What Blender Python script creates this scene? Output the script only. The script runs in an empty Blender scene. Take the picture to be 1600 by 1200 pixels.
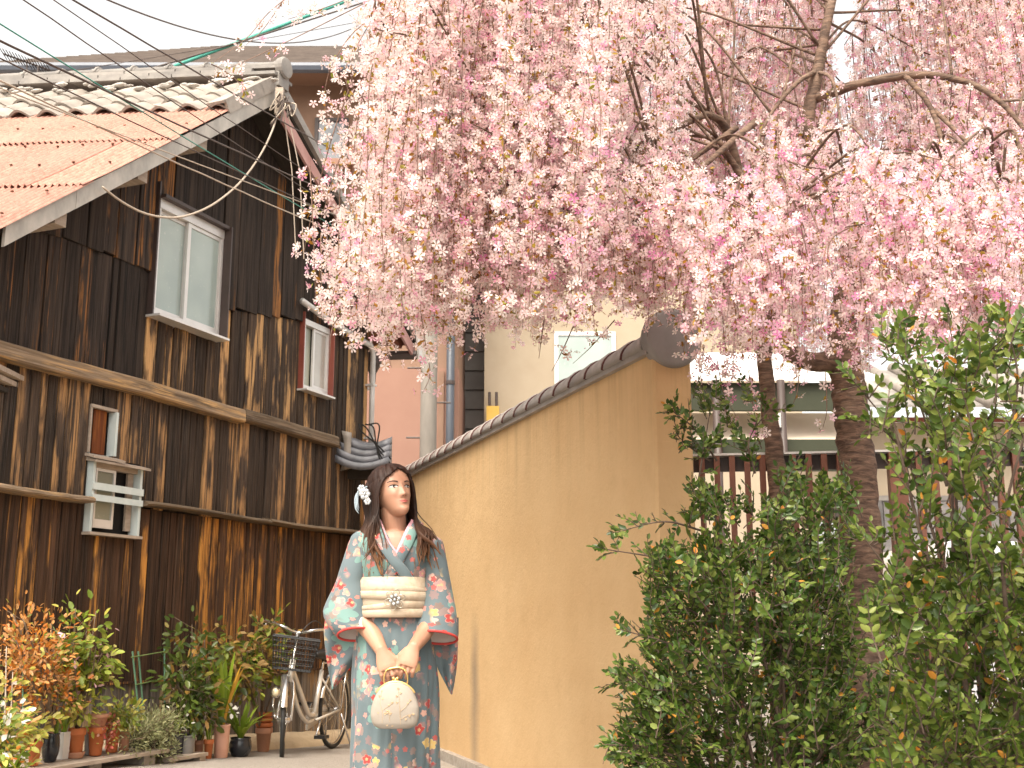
import bpy, math, random
import numpy as np
from mathutils import Vector, Matrix
rnd = random.Random(7)
nrs = np.random.RandomState(11)
scene = bpy.context.scene
COL = scene.collection
PI = math.pi

# ------------------------------------------------------------------ camera
FPX = 1800.0
PITCH = math.atan(370 / 1800.0)
CAMZ = 1.05
cam_d = bpy.data.cameras.new('camera')
cam_d.sensor_width = 36.0
cam_d.lens = 36.0 * FPX / 1600.0
cam_d.clip_start = 0.05
cam_d.clip_end = 400
cam_d.dof.use_dof = True
cam_d.dof.focus_distance = 4.9
cam_d.dof.aperture_fstop = 7.0
cam = bpy.data.objects.new('camera', cam_d)
COL.objects.link(cam)
cam.location = (0, 0, CAMZ)
cam.rotation_euler = (PI / 2 + PITCH, 0, 0)
scene.camera = cam

# ------------------------------------------------------------------ world, sun, exposure
SUN_AZ = math.radians(200)      # from +Y towards +X
SUN_EL = math.radians(58)
world = bpy.data.worlds.new('World')
scene.world = world
world.use_nodes = True
wn = world.node_tree
wn.nodes.clear()
w_out = wn.nodes.new('ShaderNodeOutputWorld')
w_bg = wn.nodes.new('ShaderNodeBackground')
w_sky = wn.nodes.new('ShaderNodeTexSky')
w_sky.sky_type = 'NISHITA'
w_sky.sun_disc = False
w_sky.sun_elevation = SUN_EL
w_sky.sun_rotation = SUN_AZ
w_sky.dust_density = 5.0
w_sky.air_density = 1.0
w_sky.ozone_density = 1.0
w_hs = wn.nodes.new('ShaderNodeHueSaturation')
w_hs.inputs['Saturation'].default_value = 0.22
w_hs.inputs['Value'].default_value = 1.0
w_mul = wn.nodes.new('ShaderNodeMix')
w_mul.data_type = 'RGBA'
w_mul.blend_type = 'MULTIPLY'
w_mul.inputs[0].default_value = 1.0
w_mul.inputs[7].default_value = (1.0, 0.95, 0.86, 1)
wn.links.new(w_sky.outputs[0], w_hs.inputs['Color'])
wn.links.new(w_hs.outputs[0], w_mul.inputs[6])
wn.links.new(w_mul.outputs[2], w_bg.inputs['Color'])
w_bg.inputs['Strength'].default_value = 0.15
wn.links.new(w_bg.outputs[0], w_out.inputs[0])

sun_d = bpy.data.lights.new('sun', 'SUN')
sun_d.energy = 1.0
sun_d.angle = math.radians(20)
sun_d.color = (1.0, 0.90, 0.74)
sun = bpy.data.objects.new('sun', sun_d)
COL.objects.link(sun)
sdir = Vector((math.sin(SUN_AZ) * math.cos(SUN_EL), math.cos(SUN_AZ) * math.cos(SUN_EL), math.sin(SUN_EL)))
sun.rotation_euler = sdir.to_track_quat('Z', 'Y').to_euler()
sun.location = sdir * 30

scene.view_settings.view_transform = 'Standard'
scene.view_settings.look = 'None'
scene.view_settings.exposure = 1.65
scene.view_settings.gamma = 1.0
scene.view_settings.use_curve_mapping = False
scene.cycles.use_denoising = True
scene.cycles.max_bounces = 8
scene.cycles.diffuse_bounces = 7
scene.cycles.transmission_bounces = 4
scene.cycles.transparent_max_bounces = 8
scene.cycles.caustics_reflective = False
scene.cycles.caustics_refractive = False

# ------------------------------------------------------------------ geometry helpers
CP, SP = math.cos(PITCH), math.sin(PITCH)
def ray(x, y):
    u = (x - 800) / FPX; v = (600 - y) / FPX
    return Vector((u, CP - v * SP, SP + v * CP))
def at(x, y, Y):
    d = ray(x, y); t = Y / d.y
    return Vector((d.x * t, Y, CAMZ + d.z * t))
def gnd(x, y, z=0.0):
    d = ray(x, y); t = (z - CAMZ) / d.z
    return Vector((d.x * t, d.y * t, z))
def project(p):
    """world points (n,3) -> photograph pixels and depth (only used for measuring)"""
    p = np.asarray(p, float)
    dx = p[:, 0]; dy = p[:, 1]; dz = p[:, 2] - CAMZ
    dep = dy * CP + dz * SP
    up = -dy * SP + dz * CP
    return 800 + FPX * dx / dep, 600 - FPX * up / dep, dep

class MB:
    def __init__(self):
        self.v = []; self.f = []; self.mi = []; self.uv = None
    def add(self, vs, fs, mi=0):
        o = len(self.v)
        self.v.extend([tuple(p) for p in vs])
        for f in fs:
            self.f.append([i + o for i in f]); self.mi.append(mi)
        return self
    def box(self, c, size, ax=None, mi=0):
        hx, hy, hz = size[0] / 2, size[1] / 2, size[2] / 2
        pts = [(-hx, -hy, -hz), (hx, -hy, -hz), (hx, hy, -hz), (-hx, hy, -hz), (-hx, -hy, hz), (hx, -hy, hz), (hx, hy, hz), (-hx, hy, hz)]
        c = Vector(c)
        if ax is None: vs = [c + Vector(p) for p in pts]
        else: vs = [c + ax @ Vector(p) for p in pts]
        return self.add(vs, [(0, 3, 2, 1), (4, 5, 6, 7), (0, 1, 5, 4), (1, 2, 6, 5), (2, 3, 7, 6), (3, 0, 4, 7)], mi)
    def bb(self, x0, x1, y0, y1, z0, z1, mi=0):
        return self.box(((x0 + x1) / 2, (y0 + y1) / 2, (z0 + z1) / 2), (abs(x1 - x0), abs(y1 - y0), abs(z1 - z0)), None, mi)
    def prism(self, poly, a, b, mi=0):
        """poly: list of points, extruded from +a to +b (vectors)"""
        n = len(poly); a = Vector(a); b = Vector(b)
        vs = [Vector(p) + a for p in poly] + [Vector(p) + b for p in poly]
        fs = [tuple(range(n - 1, -1, -1)), tuple(range(n, 2 * n))]
        fs += [(i, (i + 1) % n, n + (i + 1) % n, n + i) for i in range(n)]
        return self.add(vs, fs, mi)
    def loft(self, rings, closed=True, caps=True, mi=0):
        n = len(rings[0]); vs = [p for r in rings for p in r]; fs = []
        for i in range(len(rings) - 1):
            for j in range(n if closed else n - 1):
                k = (j + 1) % n
                fs.append((i * n + j, i * n + k, (i + 1) * n + k, (i + 1) * n + j))
        if caps and closed:
            fs.append(tuple(range(n - 1, -1, -1)))
            fs.append(tuple(range((len(rings) - 1) * n, len(rings) * n)))
        return self.add(vs, fs, mi)
    def tube(self, pts, rad, n=8, mi=0, flat=None, caps=True):
        pts = [Vector(p) for p in pts]
        if not hasattr(rad, '__len__'): rad = [rad] * len(pts)
        rings = []; up = None
        for i, p in enumerate(pts):
            t = (pts[min(i + 1, len(pts) - 1)] - pts[max(i - 1, 0)])
            if t.length < 1e-9: t = Vector((0, 0, 1))
            t.normalize()
            if up is None:
                up = Vector((0, 0, 1)) if abs(t.z) < .9 else Vector((0, 1, 0))
            s = t.cross(up)
            if s.length < 1e-6: s = t.cross(Vector((1, 0, 0)))
            s.normalize(); up = s.cross(t).normalized()
            r = rad[i]; fl = 1 if flat is None else flat
            rings.append([p + s * (math.cos(a) * r) + up * (math.sin(a) * r * fl) for a in [2 * PI * k / n for k in range(n)]])
        return self.loft(rings, True, caps, mi)
    def lathe(self, prof, c=(0, 0, 0), n=20, mi=0, caps=True):
        c = Vector(c)
        rings = [[c + Vector((r * math.cos(2 * PI * k / n), r * math.sin(2 * PI * k / n), z)) for k in range(n)] for r, z in prof]
        return self.loft(rings, True, caps, mi)
    def sphere(self, c, r, nu=12, nv=8, mi=0):
        c = Vector(c)
        if not hasattr(r, '__len__'): r = (r, r, r)
        rings = []
        for i in range(nv + 1):
            ph = -PI / 2 + PI * (i + (.02 if i == 0 else -.02 if i == nv else 0)) / nv
            rings.append([c + Vector((r[0] * math.cos(ph) * math.cos(2 * PI * k / nu), r[1] * math.cos(ph) * math.sin(2 * PI * k / nu), r[2] * math.sin(ph))) for k in range(nu)])
        return self.loft(rings, True, True, mi)
    def mesh(self, name, mats, smooth=False):
        me = bpy.data.meshes.new(name)
        me.from_pydata([tuple(p) for p in self.v], [], self.f)
        if not isinstance(mats, (list, tuple)): mats = [mats]
        for m in mats: me.materials.append(m)
        if any(self.mi): me.polygons.foreach_set('material_index', self.mi)
        if smooth: me.polygons.foreach_set('use_smooth', [True] * len(me.polygons))
        me.update()
        return me
    def build(self, name, mats, parent=None, smooth=False):
        return link(name, self.mesh(name, mats, smooth), parent)

def link(name, me, parent=None):
    o = bpy.data.objects.new(name, me)
    COL.objects.link(o)
    if parent is not None: o.parent = parent
    return o
def tag(o, label=None, cat=None, group=None, kind=None):
    if label: o['label'] = label
    if cat: o['category'] = cat
    if group: o['group'] = group
    if kind: o['kind'] = kind
    return o
def thing(name, label, cat, loc=(0, 0, 0), rotz=0.0, group=None):
    o = bpy.data.objects.new(name, None)
    o.empty_display_size = .1
    COL.objects.link(o)
    o.location = loc; o.rotation_euler = (0, 0, rotz)
    return tag(o, label, cat, group)
def np_mesh(name, V, loops, counts, mats, mi=None, smooth=False):
    me = bpy.data.meshes.new(name)
    V = np.ascontiguousarray(V, np.float32)
    counts = np.asarray(counts, np.int32); loops = np.asarray(loops, np.int32)
    me.vertices.add(len(V)); me.vertices.foreach_set('co', V.ravel())
    me.loops.add(len(loops)); me.loops.foreach_set('vertex_index', loops)
    me.polygons.add(len(counts))
    starts = np.zeros(len(counts), np.int32); starts[1:] = np.cumsum(counts)[:-1]
    me.polygons.foreach_set('loop_start', starts)
    for m in mats: me.materials.append(m)
    if mi is not None: me.polygons.foreach_set('material_index', np.asarray(mi, np.int32))
    if smooth: me.polygons.foreach_set('use_smooth', np.ones(len(counts), bool))
    me.update(calc_edges=True)
    return me
def frames(nrm, roll):
    """rotation matrices (n,3,3) whose third column is nrm, rolled"""
    n = nrm / np.linalg.norm(nrm, axis=1, keepdims=True)
    a = np.where(np.abs(n[:, 2:3]) < .9, np.array([[0, 0, 1.]]), np.array([[1., 0, 0]]))
    x = np.cross(a, n); x /= np.linalg.norm(x, axis=1, keepdims=True)
    y = np.cross(n, x)
    c = np.cos(roll)[:, None]; s = np.sin(roll)[:, None]
    return np.stack([x * c + y * s, -x * s + y * c, n], axis=2)
def scatter(T, faces, fmi, pos, R, size):
    """copies of a template at many places: returns V, loops, counts, mi"""
    T = np.asarray(T, float); n = len(pos); k = len(T)
    sz = size[:, None, None] if size.ndim == 1 else size[:, None, :]
    V = np.einsum('nij,nkj->nki', R, T[None] * sz) + pos[:, None, :]
    fl = np.concatenate([np.asarray(f) for f in faces]); fc = np.array([len(f) for f in faces])
    loops = (fl[None, :] + (np.arange(n) * k)[:, None]).ravel()
    return V.reshape(-1, 3), loops, np.tile(fc, n), np.tile(np.asarray(fmi), n)
def join_sc(parts):
    Vs, Ls, Cs, Ms = [], [], [], []; o = 0
    for V, L, C, M in parts:
        Vs.append(V); Ls.append(L + o); Cs.append(C); Ms.append(M); o += len(V)
    return np.concatenate(Vs), np.concatenate(Ls), np.concatenate(Cs), np.concatenate(Ms)

# ------------------------------------------------------------------ material helpers
class NT:
    def __init__(self, name):
        self.m = bpy.data.materials.new(name); self.m.use_nodes = True
        self.t = self.m.node_tree; self.t.nodes.clear()
        self.out = self.n('ShaderNodeOutputMaterial')
        self.b = self.n('ShaderNodeBsdfPrincipled')
        self.l(self.b.outputs[0], self.out.inputs[0])
    def n(self, t, **k):
        nd = self.t.nodes.new(t)
        for a, b in k.items(): setattr(nd, a, b)
        return nd
    def l(self, a, b): self.t.links.new(a, b)
    def val(self, sock, v):
        if hasattr(v, 'is_linked') or isinstance(v, bpy.types.NodeSocket): self.l(v, sock)
        else: sock.default_value = v
    def coord(self, kind='Object', obj=None):
        c = self.n('ShaderNodeTexCoord')
        if obj is not None: c.object = obj
        return c.outputs[kind]
    def mapping(self, vec, scale=(1, 1, 1), loc=(0, 0, 0), rot=(0, 0, 0)):
        m = self.n('ShaderNodeMapping')
        self.l(vec, m.inputs['Vector'])
        self.val(m.inputs['Scale'], scale); self.val(m.inputs['Location'], loc); self.val(m.inputs['Rotation'], rot)
        return m.outputs[0]
    def noise(self, vec, scale=5, detail=4, rough=.55, dist=0):
        x = self.n('ShaderNodeTexNoise')
        if vec is not None: self.l(vec, x.inputs['Vector'])
        x.inputs['Scale'].default_value = scale; x.inputs['Detail'].default_value = detail
        x.inputs['Roughness'].default_value = rough; x.inputs['Distortion'].default_value = dist
        return x.outputs[0]
    def ramp(self, fac, stops, interp='LINEAR'):
        r = self.n('ShaderNodeValToRGB'); cr = r.color_ramp; cr.interpolation = interp
        while len(cr.elements) < len(stops): cr.elements.new(.5)
        for e, (p, c) in zip(cr.elements, stops):
            e.position = p; e.color = (c, c, c, 1) if not hasattr(c, '__len__') else (*c[:3], 1)
        self.l(fac, r.inputs[0]); return r.outputs[0]
    def math(self, op, a, b=0.0, c=None, clamp=False):
        x = self.n('ShaderNodeMath', operation=op); x.use_clamp = clamp
        self.val(x.inputs[0], a); self.val(x.inputs[1], b)
        if c is not None: self.val(x.inputs[2], c)
        return x.outputs[0]
    def vmath(self, op, a, b=(0, 0, 0)):
        x = self.n('ShaderNodeVectorMath', operation=op)
        self.val(x.inputs[0], a); self.val(x.inputs[1], b); return x.outputs[0]
    def mix(self, fac, a, b, mode='MIX'):
        x = self.n('ShaderNodeMix', data_type='RGBA', blend_type=mode)
        self.val(x.inputs[0], fac)
        for s, v in ((6, a), (7, b)):
            if isinstance(v, (tuple, list)): v = (*v[:3], 1)
            self.val(x.inputs[s], v)
        return x.outputs[2]
    def bump(self, h, strength=.3, dist=.01):
        b = self.n('ShaderNodeBump'); b.inputs['Strength'].default_value = strength; b.inputs['Distance'].default_value = dist
        self.l(h, b.inputs['Height']); self.l(b.outputs[0], self.b.inputs['Normal'])
    def base(self, c, rough=.8, metal=0.0, spec=None):
        if isinstance(c, (tuple, list)): c = (*c[:3], 1)
        self.val(self.b.inputs['Base Color'], c)
        self.val(self.b.inputs['Roughness'], rough); self.b.inputs['Metallic'].default_value = metal
        if spec is not None: self.b.inputs['Specular IOR Level'].default_value = spec
        return self.m

def mat_var(name, c1, c2, scale=8, rough=.8, metal=0, bump=0.2, bscale=None, stretch=(1, 1, 1), bd=.005, spec=None, objrand=0.0):
    """two-tone noisy material with relief"""
    t = NT(name); v = t.mapping(t.coord('Object'), stretch)
    n = t.noise(v, scale, 5, .6)
    f = t.ramp(n, [(.3, 0.0), (.7, 1.0)])
    c = t.mix(f, c1, c2)
    if objrand:
        oi = t.n('ShaderNodeObjectInfo'); k = t.math('MULTIPLY_ADD', oi.outputs['Random'], 2 * objrand, 1 - objrand)
        c = t.mix(1.0, c, t_gray(t, k), 'MULTIPLY')
    if bump:
        t.bump(t.noise(v, bscale or scale * 4, 4, .6), bump, bd)
    return t.base(c, rough, metal, spec)
def t_gray(t, v):
    x = t.n('ShaderNodeCombineColor')
    for i in range(3): t.l(v, x.inputs[i])
    return x.outputs[0]
def leaf_mat(name, cols, rough=.45, trans=.35, rand='island'):
    t = NT(name)
    if rand == 'island': r = t.n('ShaderNodeNewGeometry').outputs['Random Per Island']
    else: r = t.n('ShaderNodeObjectInfo').outputs['Random']
    k = len(cols)
    c = t.ramp(r, [(i / max(1, k - 1), x) for i, x in enumerate(cols)])
    t.base(c, rough)
    t.b.inputs['Specular IOR Level'].default_value = .35
    tr = t.n('ShaderNodeBsdfTranslucent'); t.l(c, tr.inputs[0])
    mx = t.n('ShaderNodeMixShader'); mx.inputs[0].default_value = trans
    t.l(t.b.outputs[0], mx.inputs[1]); t.l(tr.outputs[0], mx.inputs[2]); t.l(mx.outputs[0], t.out.inputs[0])
    return t.m
def smooth(a, b, x):
    t = max(0.0, min(1.0, (x - a) / (b - a))); return t * t * (3 - 2 * t)
def lerp(a, b, t): return a + (b - a) * t
def interp(x, xs, ys): return float(np.interp(x, xs, ys))
def catmull(pts, k=6):
    P = [Vector(p) for p in pts]
    P = [P[0] * 2 - P[1]] + P + [P[-1] * 2 - P[-2]]
    out = []
    for i in range(1, len(P) - 2):
        for j in range(k):
            t = j / k; a, b, c, d = P[i - 1], P[i], P[i + 1], P[i + 2]
            out.append(.5 * ((2 * b) + (c - a) * t + (2 * a - 5 * b + 4 * c - d) * t * t + (3 * b - a - 3 * c + d) * t ** 3))
    out.append(P[-2]); return out
def interp_list(vals, n):
    return list(np.interp(np.linspace(0, 1, n), np.linspace(0, 1, len(vals)), vals))
# ================================================================== GROUND
FA = math.radians(21.9)
FC = Vector((-1.367, 10.6, 0)); FD = Vector((-math.sin(FA), -math.cos(FA), 0)); FN = Vector((math.cos(FA), -math.sin(FA), 0))
FROT = math.atan2(FD.y, FD.x)
def fac(x, y, o=0.0):
    """photo pixel -> (s, z) on the plane o metres in front of the facade"""
    d = ray(x, y); c = FC.dot(FN) + o
    t = c / (d.x * FN.x + d.y * FN.y)
    q = Vector((d.x * t, d.y * t, 0))
    return (q - FC).dot(FD), CAMZ + d.z * t
def off_facade(x, y): return (Vector((x, y, 0)) - FC).dot(FN)
def ground_z(x, y):
    o = off_facade(x, y)
    s = (Vector((x, y, 0)) - FC).dot(FD)
    return (.02 + .055 * max(0., min(s, 5.5))) * (1 - smooth(.5, 2.6, o)) * smooth(-3, 0, o + 2) + .006 * math.sin(x * 1.3 + y * .7)

def m_asphalt():
    t = NT('asphalt'); v = t.coord('Object')
    n1 = t.noise(v, 120, 3, .7); n2 = t.noise(v, 1.1, 5, .6)
    c = t.mix(t.ramp(n2, [(.35, 0.), (.7, 1.)]), (.19, .165, .145), (.26, .23, .20))
    c = t.mix(t.ramp(n1, [(.35, 0.), (.75, 1.)]), c, (.38, .34, .30))
    c = t.mix(t.ramp(t.noise(v, 90, 2, .5), [(.62, 0.), (.7, .8)]), c, (.12, .11, .10))
    t.bump(n1, .7, .006)
    return t.base(c, .9)
gx = np.concatenate([np.linspace(-60, -7, 8), np.linspace(-6, 6, 61), np.linspace(7, 60, 8)])
gy = np.concatenate([np.linspace(-30, -1, 6), np.linspace(0, 16, 81), np.linspace(18, 150, 10)])
V = np.array([(x, y, ground_z(x, y)) for y in gy for x in gx])
nx = len(gx); L = []
for j in range(len(gy) - 1):
    for i in range(nx - 1): L += [j * nx + i, j * nx + i + 1, (j + 1) * nx + i + 1, (j + 1) * nx + i]
ground = link('ground', np_mesh('ground', V, L, [4] * (len(L) // 4), [m_asphalt()], smooth=True))
tag(ground, 'worn grey asphalt lane running between the wooden house and the yellow wall', 'ground', kind='structure')

# ================================================================== WOODEN HOUSE
house = thing('wooden_house', 'old two storey house clad in dark charred vertical boards with a gable', 'house', FC, FROT)
OV = .35                                            # roof overhang in front of the facade
RL = Vector((.288, -.958, 0))                       # ridge direction in house axes (runs back from the street)
RIDGE_S, RIDGE_Z = 2.15, 5.20
RSL = .775
RSR = .60
def zroof(s): return RIDGE_Z - (RSL * (s - RIDGE_S) if s > RIDGE_S else RSR * (RIDGE_S - s))

def m_wood(name, dark, mid, streak, s_amt, grey=(.16, .14, .12), g_amt=.3, along_x=False):
    sv = (lambda a, b: (b, a, a)) if along_x else (lambda a, b: (a, a, b))
    t = NT(name)
    oi = t.n('ShaderNodeObjectInfo'); r = oi.outputs['Random']
    v = t.coord('Object', house)
    cx = t.n('ShaderNodeCombineXYZ'); t.l(t.math('MULTIPLY', r, 37.0), cx.inputs[0]); t.l(t.math('MULTIPLY', r, 91.0), cx.inputs[2])
    vv = t.vmath('ADD', v, cx.outputs[0])
    fine = t.noise(t.mapping(vv, sv(150, 3.2)), 1, 5, .7)
    med = t.noise(t.mapping(vv, sv(34, 1.1)), 1, 4, .6, .6)
    big = t.noise(t.mapping(vv, sv(12, 2.4)), 1, 4, .55)
    st = t.noise(t.mapping(vv, sv(48, 1.3)), 1, 4, .6, .8)
    c = t.mix(t.ramp(med, [(.36, 0.), (.66, 1.)]), dark, mid)
    c = t.mix(t.math('MULTIPLY', t.ramp(fine, [(.5, 0.), (.72, 1.)]), g_amt), c, grey)
    amt = t.math('MULTIPLY', t.ramp(t.math('ADD', t.math('MULTIPLY', st, .7), t.math('MULTIPLY', r, .3)), [(.535 - s_amt, 0.), (.60 - s_amt, 1.)]),
                 t.ramp(big, [(.44, 0.), (.56, 1.)]))
    amt = t.math('MULTIPLY', amt, t.ramp(fine, [(.28, .15), (.5, 1.)]))
    sc = t.mix(t.ramp(fine, [(.3, 0.), (.7, 1.)]), [k * .55 for k in streak], streak)
    c = t.mix(amt, c, sc)
    k = t.math('MULTIPLY_ADD', r, .6, .7)
    c = t.mix(1.0, c, t_gray(t, k), 'MULTIPLY')
    c = t.mix(t.ramp(fine, [(.22, .75), (.36, 0.)]), c, (.008, .006, .005))
    h = t.math('ADD', fine, t.math('MULTIPLY', med, .6))
    t.bump(h, .55, .006)
    return t.base(c, .85, 0, .25)
M_wA = m_wood('charred_cedar', (.013, .010, .009), (.060, .042, .032), (.30, .13, .04), -.045, (.12, .09, .075), .4)
M_wB = m_wood('peeling_cedar', (.016, .011, .009), (.080, .050, .032), (.58, .34, .15), .06, (.22, .17, .13), .5)
M_wC = m_wood('weathered_cedar', (.016, .012, .010), (.085, .055, .037), (.44, .25, .11), -.005, (.20, .16, .13), .55)
M_wD = m_wood('warm_cedar', (.020, .012, .008), (.100, .050, .027), (.56, .26, .06), -.035, (.17, .12, .09), .5)
M_wE = m_wood('grey_skirt_board', (.085, .072, .062), (.23, .195, .165), (.40, .27, .15), .02, (.36, .33, .30), .6)
M_rail = m_wood('weathered_rail', (.09, .060, .038), (.26, .185, .12), (.50, .31, .14), -.03, (.34, .29, .23), .6, True)
M_dark = mat_var('dark_void', (.006, .005, .005), (.012, .010, .009), 4, .9, bump=0)

WIN = [(2.35, 3.13, 3.13, 4.02), (.76, 1.19, 2.97, 3.58), (3.37, 3.61, 2.10, 2.41), (3.11, 3.58, 1.60, 2.08)]
SMAX = 4.75
# backing wall, gable shaped, runs back along the ridge
def shell():
    b = MB(); y = -.03
    prof = [(0, 0), (SMAX, 0), (SMAX, zroof(SMAX) - .12), (RIDGE_S, RIDGE_Z - .14), (0, zroof(0) - .12)]
    f = [Vector((s, y, z)) for s, z in prof]; d = RL * 5.5
    b.prism(f, (0, 0, 0), d)
    return b
shell().build('wall', M_dark, house)
# vertical boards, each its own piece
def planks(course, zlo, zhi, w, mat, y0, rag=.012, s0=0.0, s1=SMAX, jit=.3):
    cuts = sorted(set([s0, s1] + [k for W in WIN for k in W[:2] if s0 < k < s1 and W[2] < zhi((W[0] + W[1]) / 2) and W[3] > zlo((W[0] + W[1]) / 2)]))
    edges = [s0]
    for a, b in zip(cuts, cuts[1:]):
        n = max(1, round((b - a) / w)); k = [a + (b - a) * i / n + (rnd.uniform(-jit, jit) * w if 0 < i < n else 0) for i in range(n + 1)]
        edges += k[1:]
    for a, b in zip(edges, edges[1:]):
        m = (a + b) / 2
        lo = zlo(m) + rnd.uniform(-rag, rag); segs = [(lo, None)]
        wins = [W for W in WIN if W[0] < m < W[1] and W[2] < zhi(m) and W[3] > lo]
        spans = []
        cur = lo
        for W in sorted(wins, key=lambda q: q[2]):
            if W[2] > cur + .02: spans.append((cur, W[2]))
            cur = W[3]
        if zhi(m) > cur + .03: spans.append((cur, None))
        for za, zb in spans:
            g = .0025 + abs(rnd.gauss(0, .0015)); yo = y0 + rnd.uniform(-.007, .007); tw = rnd.uniform(-.004, .004)
            la, lb = a + g, b - g
            ta = zhi(a) if zb is None else zb; tb = zhi(b) if zb is None else zb
            sl = rnd.uniform(-.004, .004)
            ch = .003
            bt = MB(); r = [Vector((la, yo + tw - .012, za)), Vector((la, yo + tw + .010 - ch, za)), Vector((la + ch, yo + tw + .010, za)), Vector((lb - ch, yo - tw + .010, za)), Vector((lb, yo - tw + .010 - ch, za)), Vector((lb, yo - tw - .012, za))]
            tz = [ta, ta, ta, tb, tb, tb]
            r2 = [Vector((p.x + sl, p.y, tz[i])) for i, p in enumerate(r)]
            bt.loft([r, r2])
            bt.build('board', mat, house)
seamA = lambda s: interp(s, [0, 1.2, 2.3, 2.36, 3.1, 3.2, 4.2, 5], [3.56, 3.55, 3.38, 3.40, 3.40, 3.44, 3.40, 3.38])
planks('gable', seamA, lambda s: zroof(s) - .13, .155, M_wA, .030)
planks('upper', lambda s: 2.60, lambda s: seamA(s) - .004, .098, M_wB, .008, s1=3.13)
planks('upper', lambda s: 2.60, lambda s: seamA(s) - .004, .14, M_wA, .012, s0=3.13)
planks('middle', lambda s: 1.80, lambda s: 2.58, .088, M_wC, .004)
planks('lower', lambda s: .655, lambda s: 1.79, .092, M_wD, .002, rag=.006)
planks('skirt', lambda s: .10 + .055 * s, lambda s: .652, .105, M_wE, -.006, rag=.02)
# seam shadow strips are real: a thin ledge batten above the skirt
MB().bb(0, SMAX, -.02, .024, .648, .662).build('ledge_batten', M_wD, house)
# horizontal rails
def rail(s0, s1, z0, z1, y1, mat, wav=.006, name='rail'):
    n = 14; rings = []
    ph = rnd.uniform(0, 6)
    for i in range(n + 1):
        s = lerp(s0, s1, i / n); d = wav * math.sin(ph + s * 3.1) + rnd.uniform(-.002, .002); e = rnd.uniform(-.004, .004)
        rings.append([Vector((s, -.01, z0 + d)), Vector((s, y1 * .9 + e, z0 + d + .004)), Vector((s, y1 + e, z0 + d + .015)), Vector((s, y1 + e - .004, z1 + d - .012)), Vector((s, y1 * .8, z1 + d)), Vector((s, -.01, z1 + d + .014))])
    b = MB().loft(rings); return b.build(name, mat, house)
rail(.62, 2.02, 2.545, 2.64, .095, M_rail)
rail(2.03, SMAX, 2.535, 2.64, .10, M_rail)
rail(.06, 1.62, 1.80, 1.835, .105, M_rail, .008)
rail(1.625, 3.10, 1.798, 1.832, .105, M_rail, .008)
rail(3.60, SMAX, 1.775, 1.815, .115, M_rail, .006)
# stone foot
fb = MB(); rings = []
for i in range(41):
    s = -.05 + i * (SMAX + .1) / 40; k = rnd.uniform(-.015, .02); zg = ground_z(*(FC + FD * s + FN * .15).xy)
    rings.append([Vector((s, -.05, -.05)), Vector((s, .24 + k, -.05)), Vector((s, .20 + k, zg + .03 + k * .5)), Vector((s, .06 + k * .4, zg + .10 + k * .6)), Vector((s, -.05, zg + .11))])
fb.loft(rings); fb.build('foundation', mat_var('sandy_concrete', (.42, .32, .21), (.58, .46, .31), 7, .9, bump=.4, bd=.01), house, True)

# ---- windows
M_alu = mat_var('aluminium_frame', (.62, .60, .58), (.72, .70, .68), 6, .35, 0.3, bump=0)
M_brown = mat_var('dark_brown_metal', (.055, .038, .034), (.075, .052, .046), 5, .5, bump=.05)
M_redbrown = mat_var('red_brown_metal', (.20, .050, .035), (.26, .07, .045), 5, .5, bump=.05)
M_palewood = mat_var('pale_blue_paint', (.50, .58, .58), (.62, .68, .67), 14, .7, bump=.3, stretch=(1, 1, .3))
M_oldwood = mat_var('old_grey_wood', (.30, .24, .19), (.46, .38, .31), 9, .8, bump=.4, stretch=(1, 4, 4))
def m_glass(name, c, rough=.12, c2=None):
    t = NT(name); v = t.coord('Object')
    n = t.noise(v, 2.2, 3, .5)
    cc = t.mix(t.ramp(n, [(.35, 0.), (.65, 1.)]), c, c2 or c)
    dr = t.ramp(t.noise(v, 42, 2, .5), [(.70, 0.), (.74, .5)])
    cc = t.mix(dr, cc, (.55, .58, .56))
    t.base(cc, rough); t.b.inputs['Coat Weight'].default_value = .6; t.b.inputs['Coat Roughness'].default_value = .03
    return t.m
M_frost = m_glass('frosted_glass', (.30, .37, .35), .22, (.38, .45, .42))
M_curtain = m_glass('curtained_glass', (.36, .34, .30), .2, (.46, .44, .40))
M_pattern = m_glass('patterned_glass', (.20, .21, .16), .3, (.36, .36, .28))
def mkbox(parent, name, mat, *bbs):
    b = MB()
    for q in bbs: b.bb(*q)
    return b.build(name, mat, parent)
def part(parent, name):
    o = bpy.data.objects.new(name, None); COL.objects.link(o); o.parent = parent; return o
# large sliding window
w = part(house, 'window'); s0, s1, z0, z1 = WIN[0]
mkbox(w, 'jamb', M_brown, (s0, s0 + .014, -.02, .125, z0 - .01, z1 - .03))
mkbox(w, 'jamb', M_brown, (s1 - .014, s1, -.02, .062, z0 - .01, z1 + .07))
mkbox(w, 'head_board', M_brown, (s0 + .015, s1 - .015, -.02, .105, z1 - .05, z1 - .025))
mkbox(w, 'sill', M_alu, (s0 - .012, s1 + .012, -.02, .135, z0 - .028, z0 - .012))
mkbox(w, 'frame', M_alu, (s0 + .015, s1 - .015, .0, .055, z0 - .01, z0 + .035), (s0 + .015, s1 - .015, .0, .06, z1 - .12, z1 - .052), (s0 + .015, s0 + .035, .0, .055, z0 + .036, z1 - .121), (s1 - .035, s1 - .015, 0, .055, z0 + .036, z1 - .121))
mm = (s0 + s1) / 2 + .02
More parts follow.
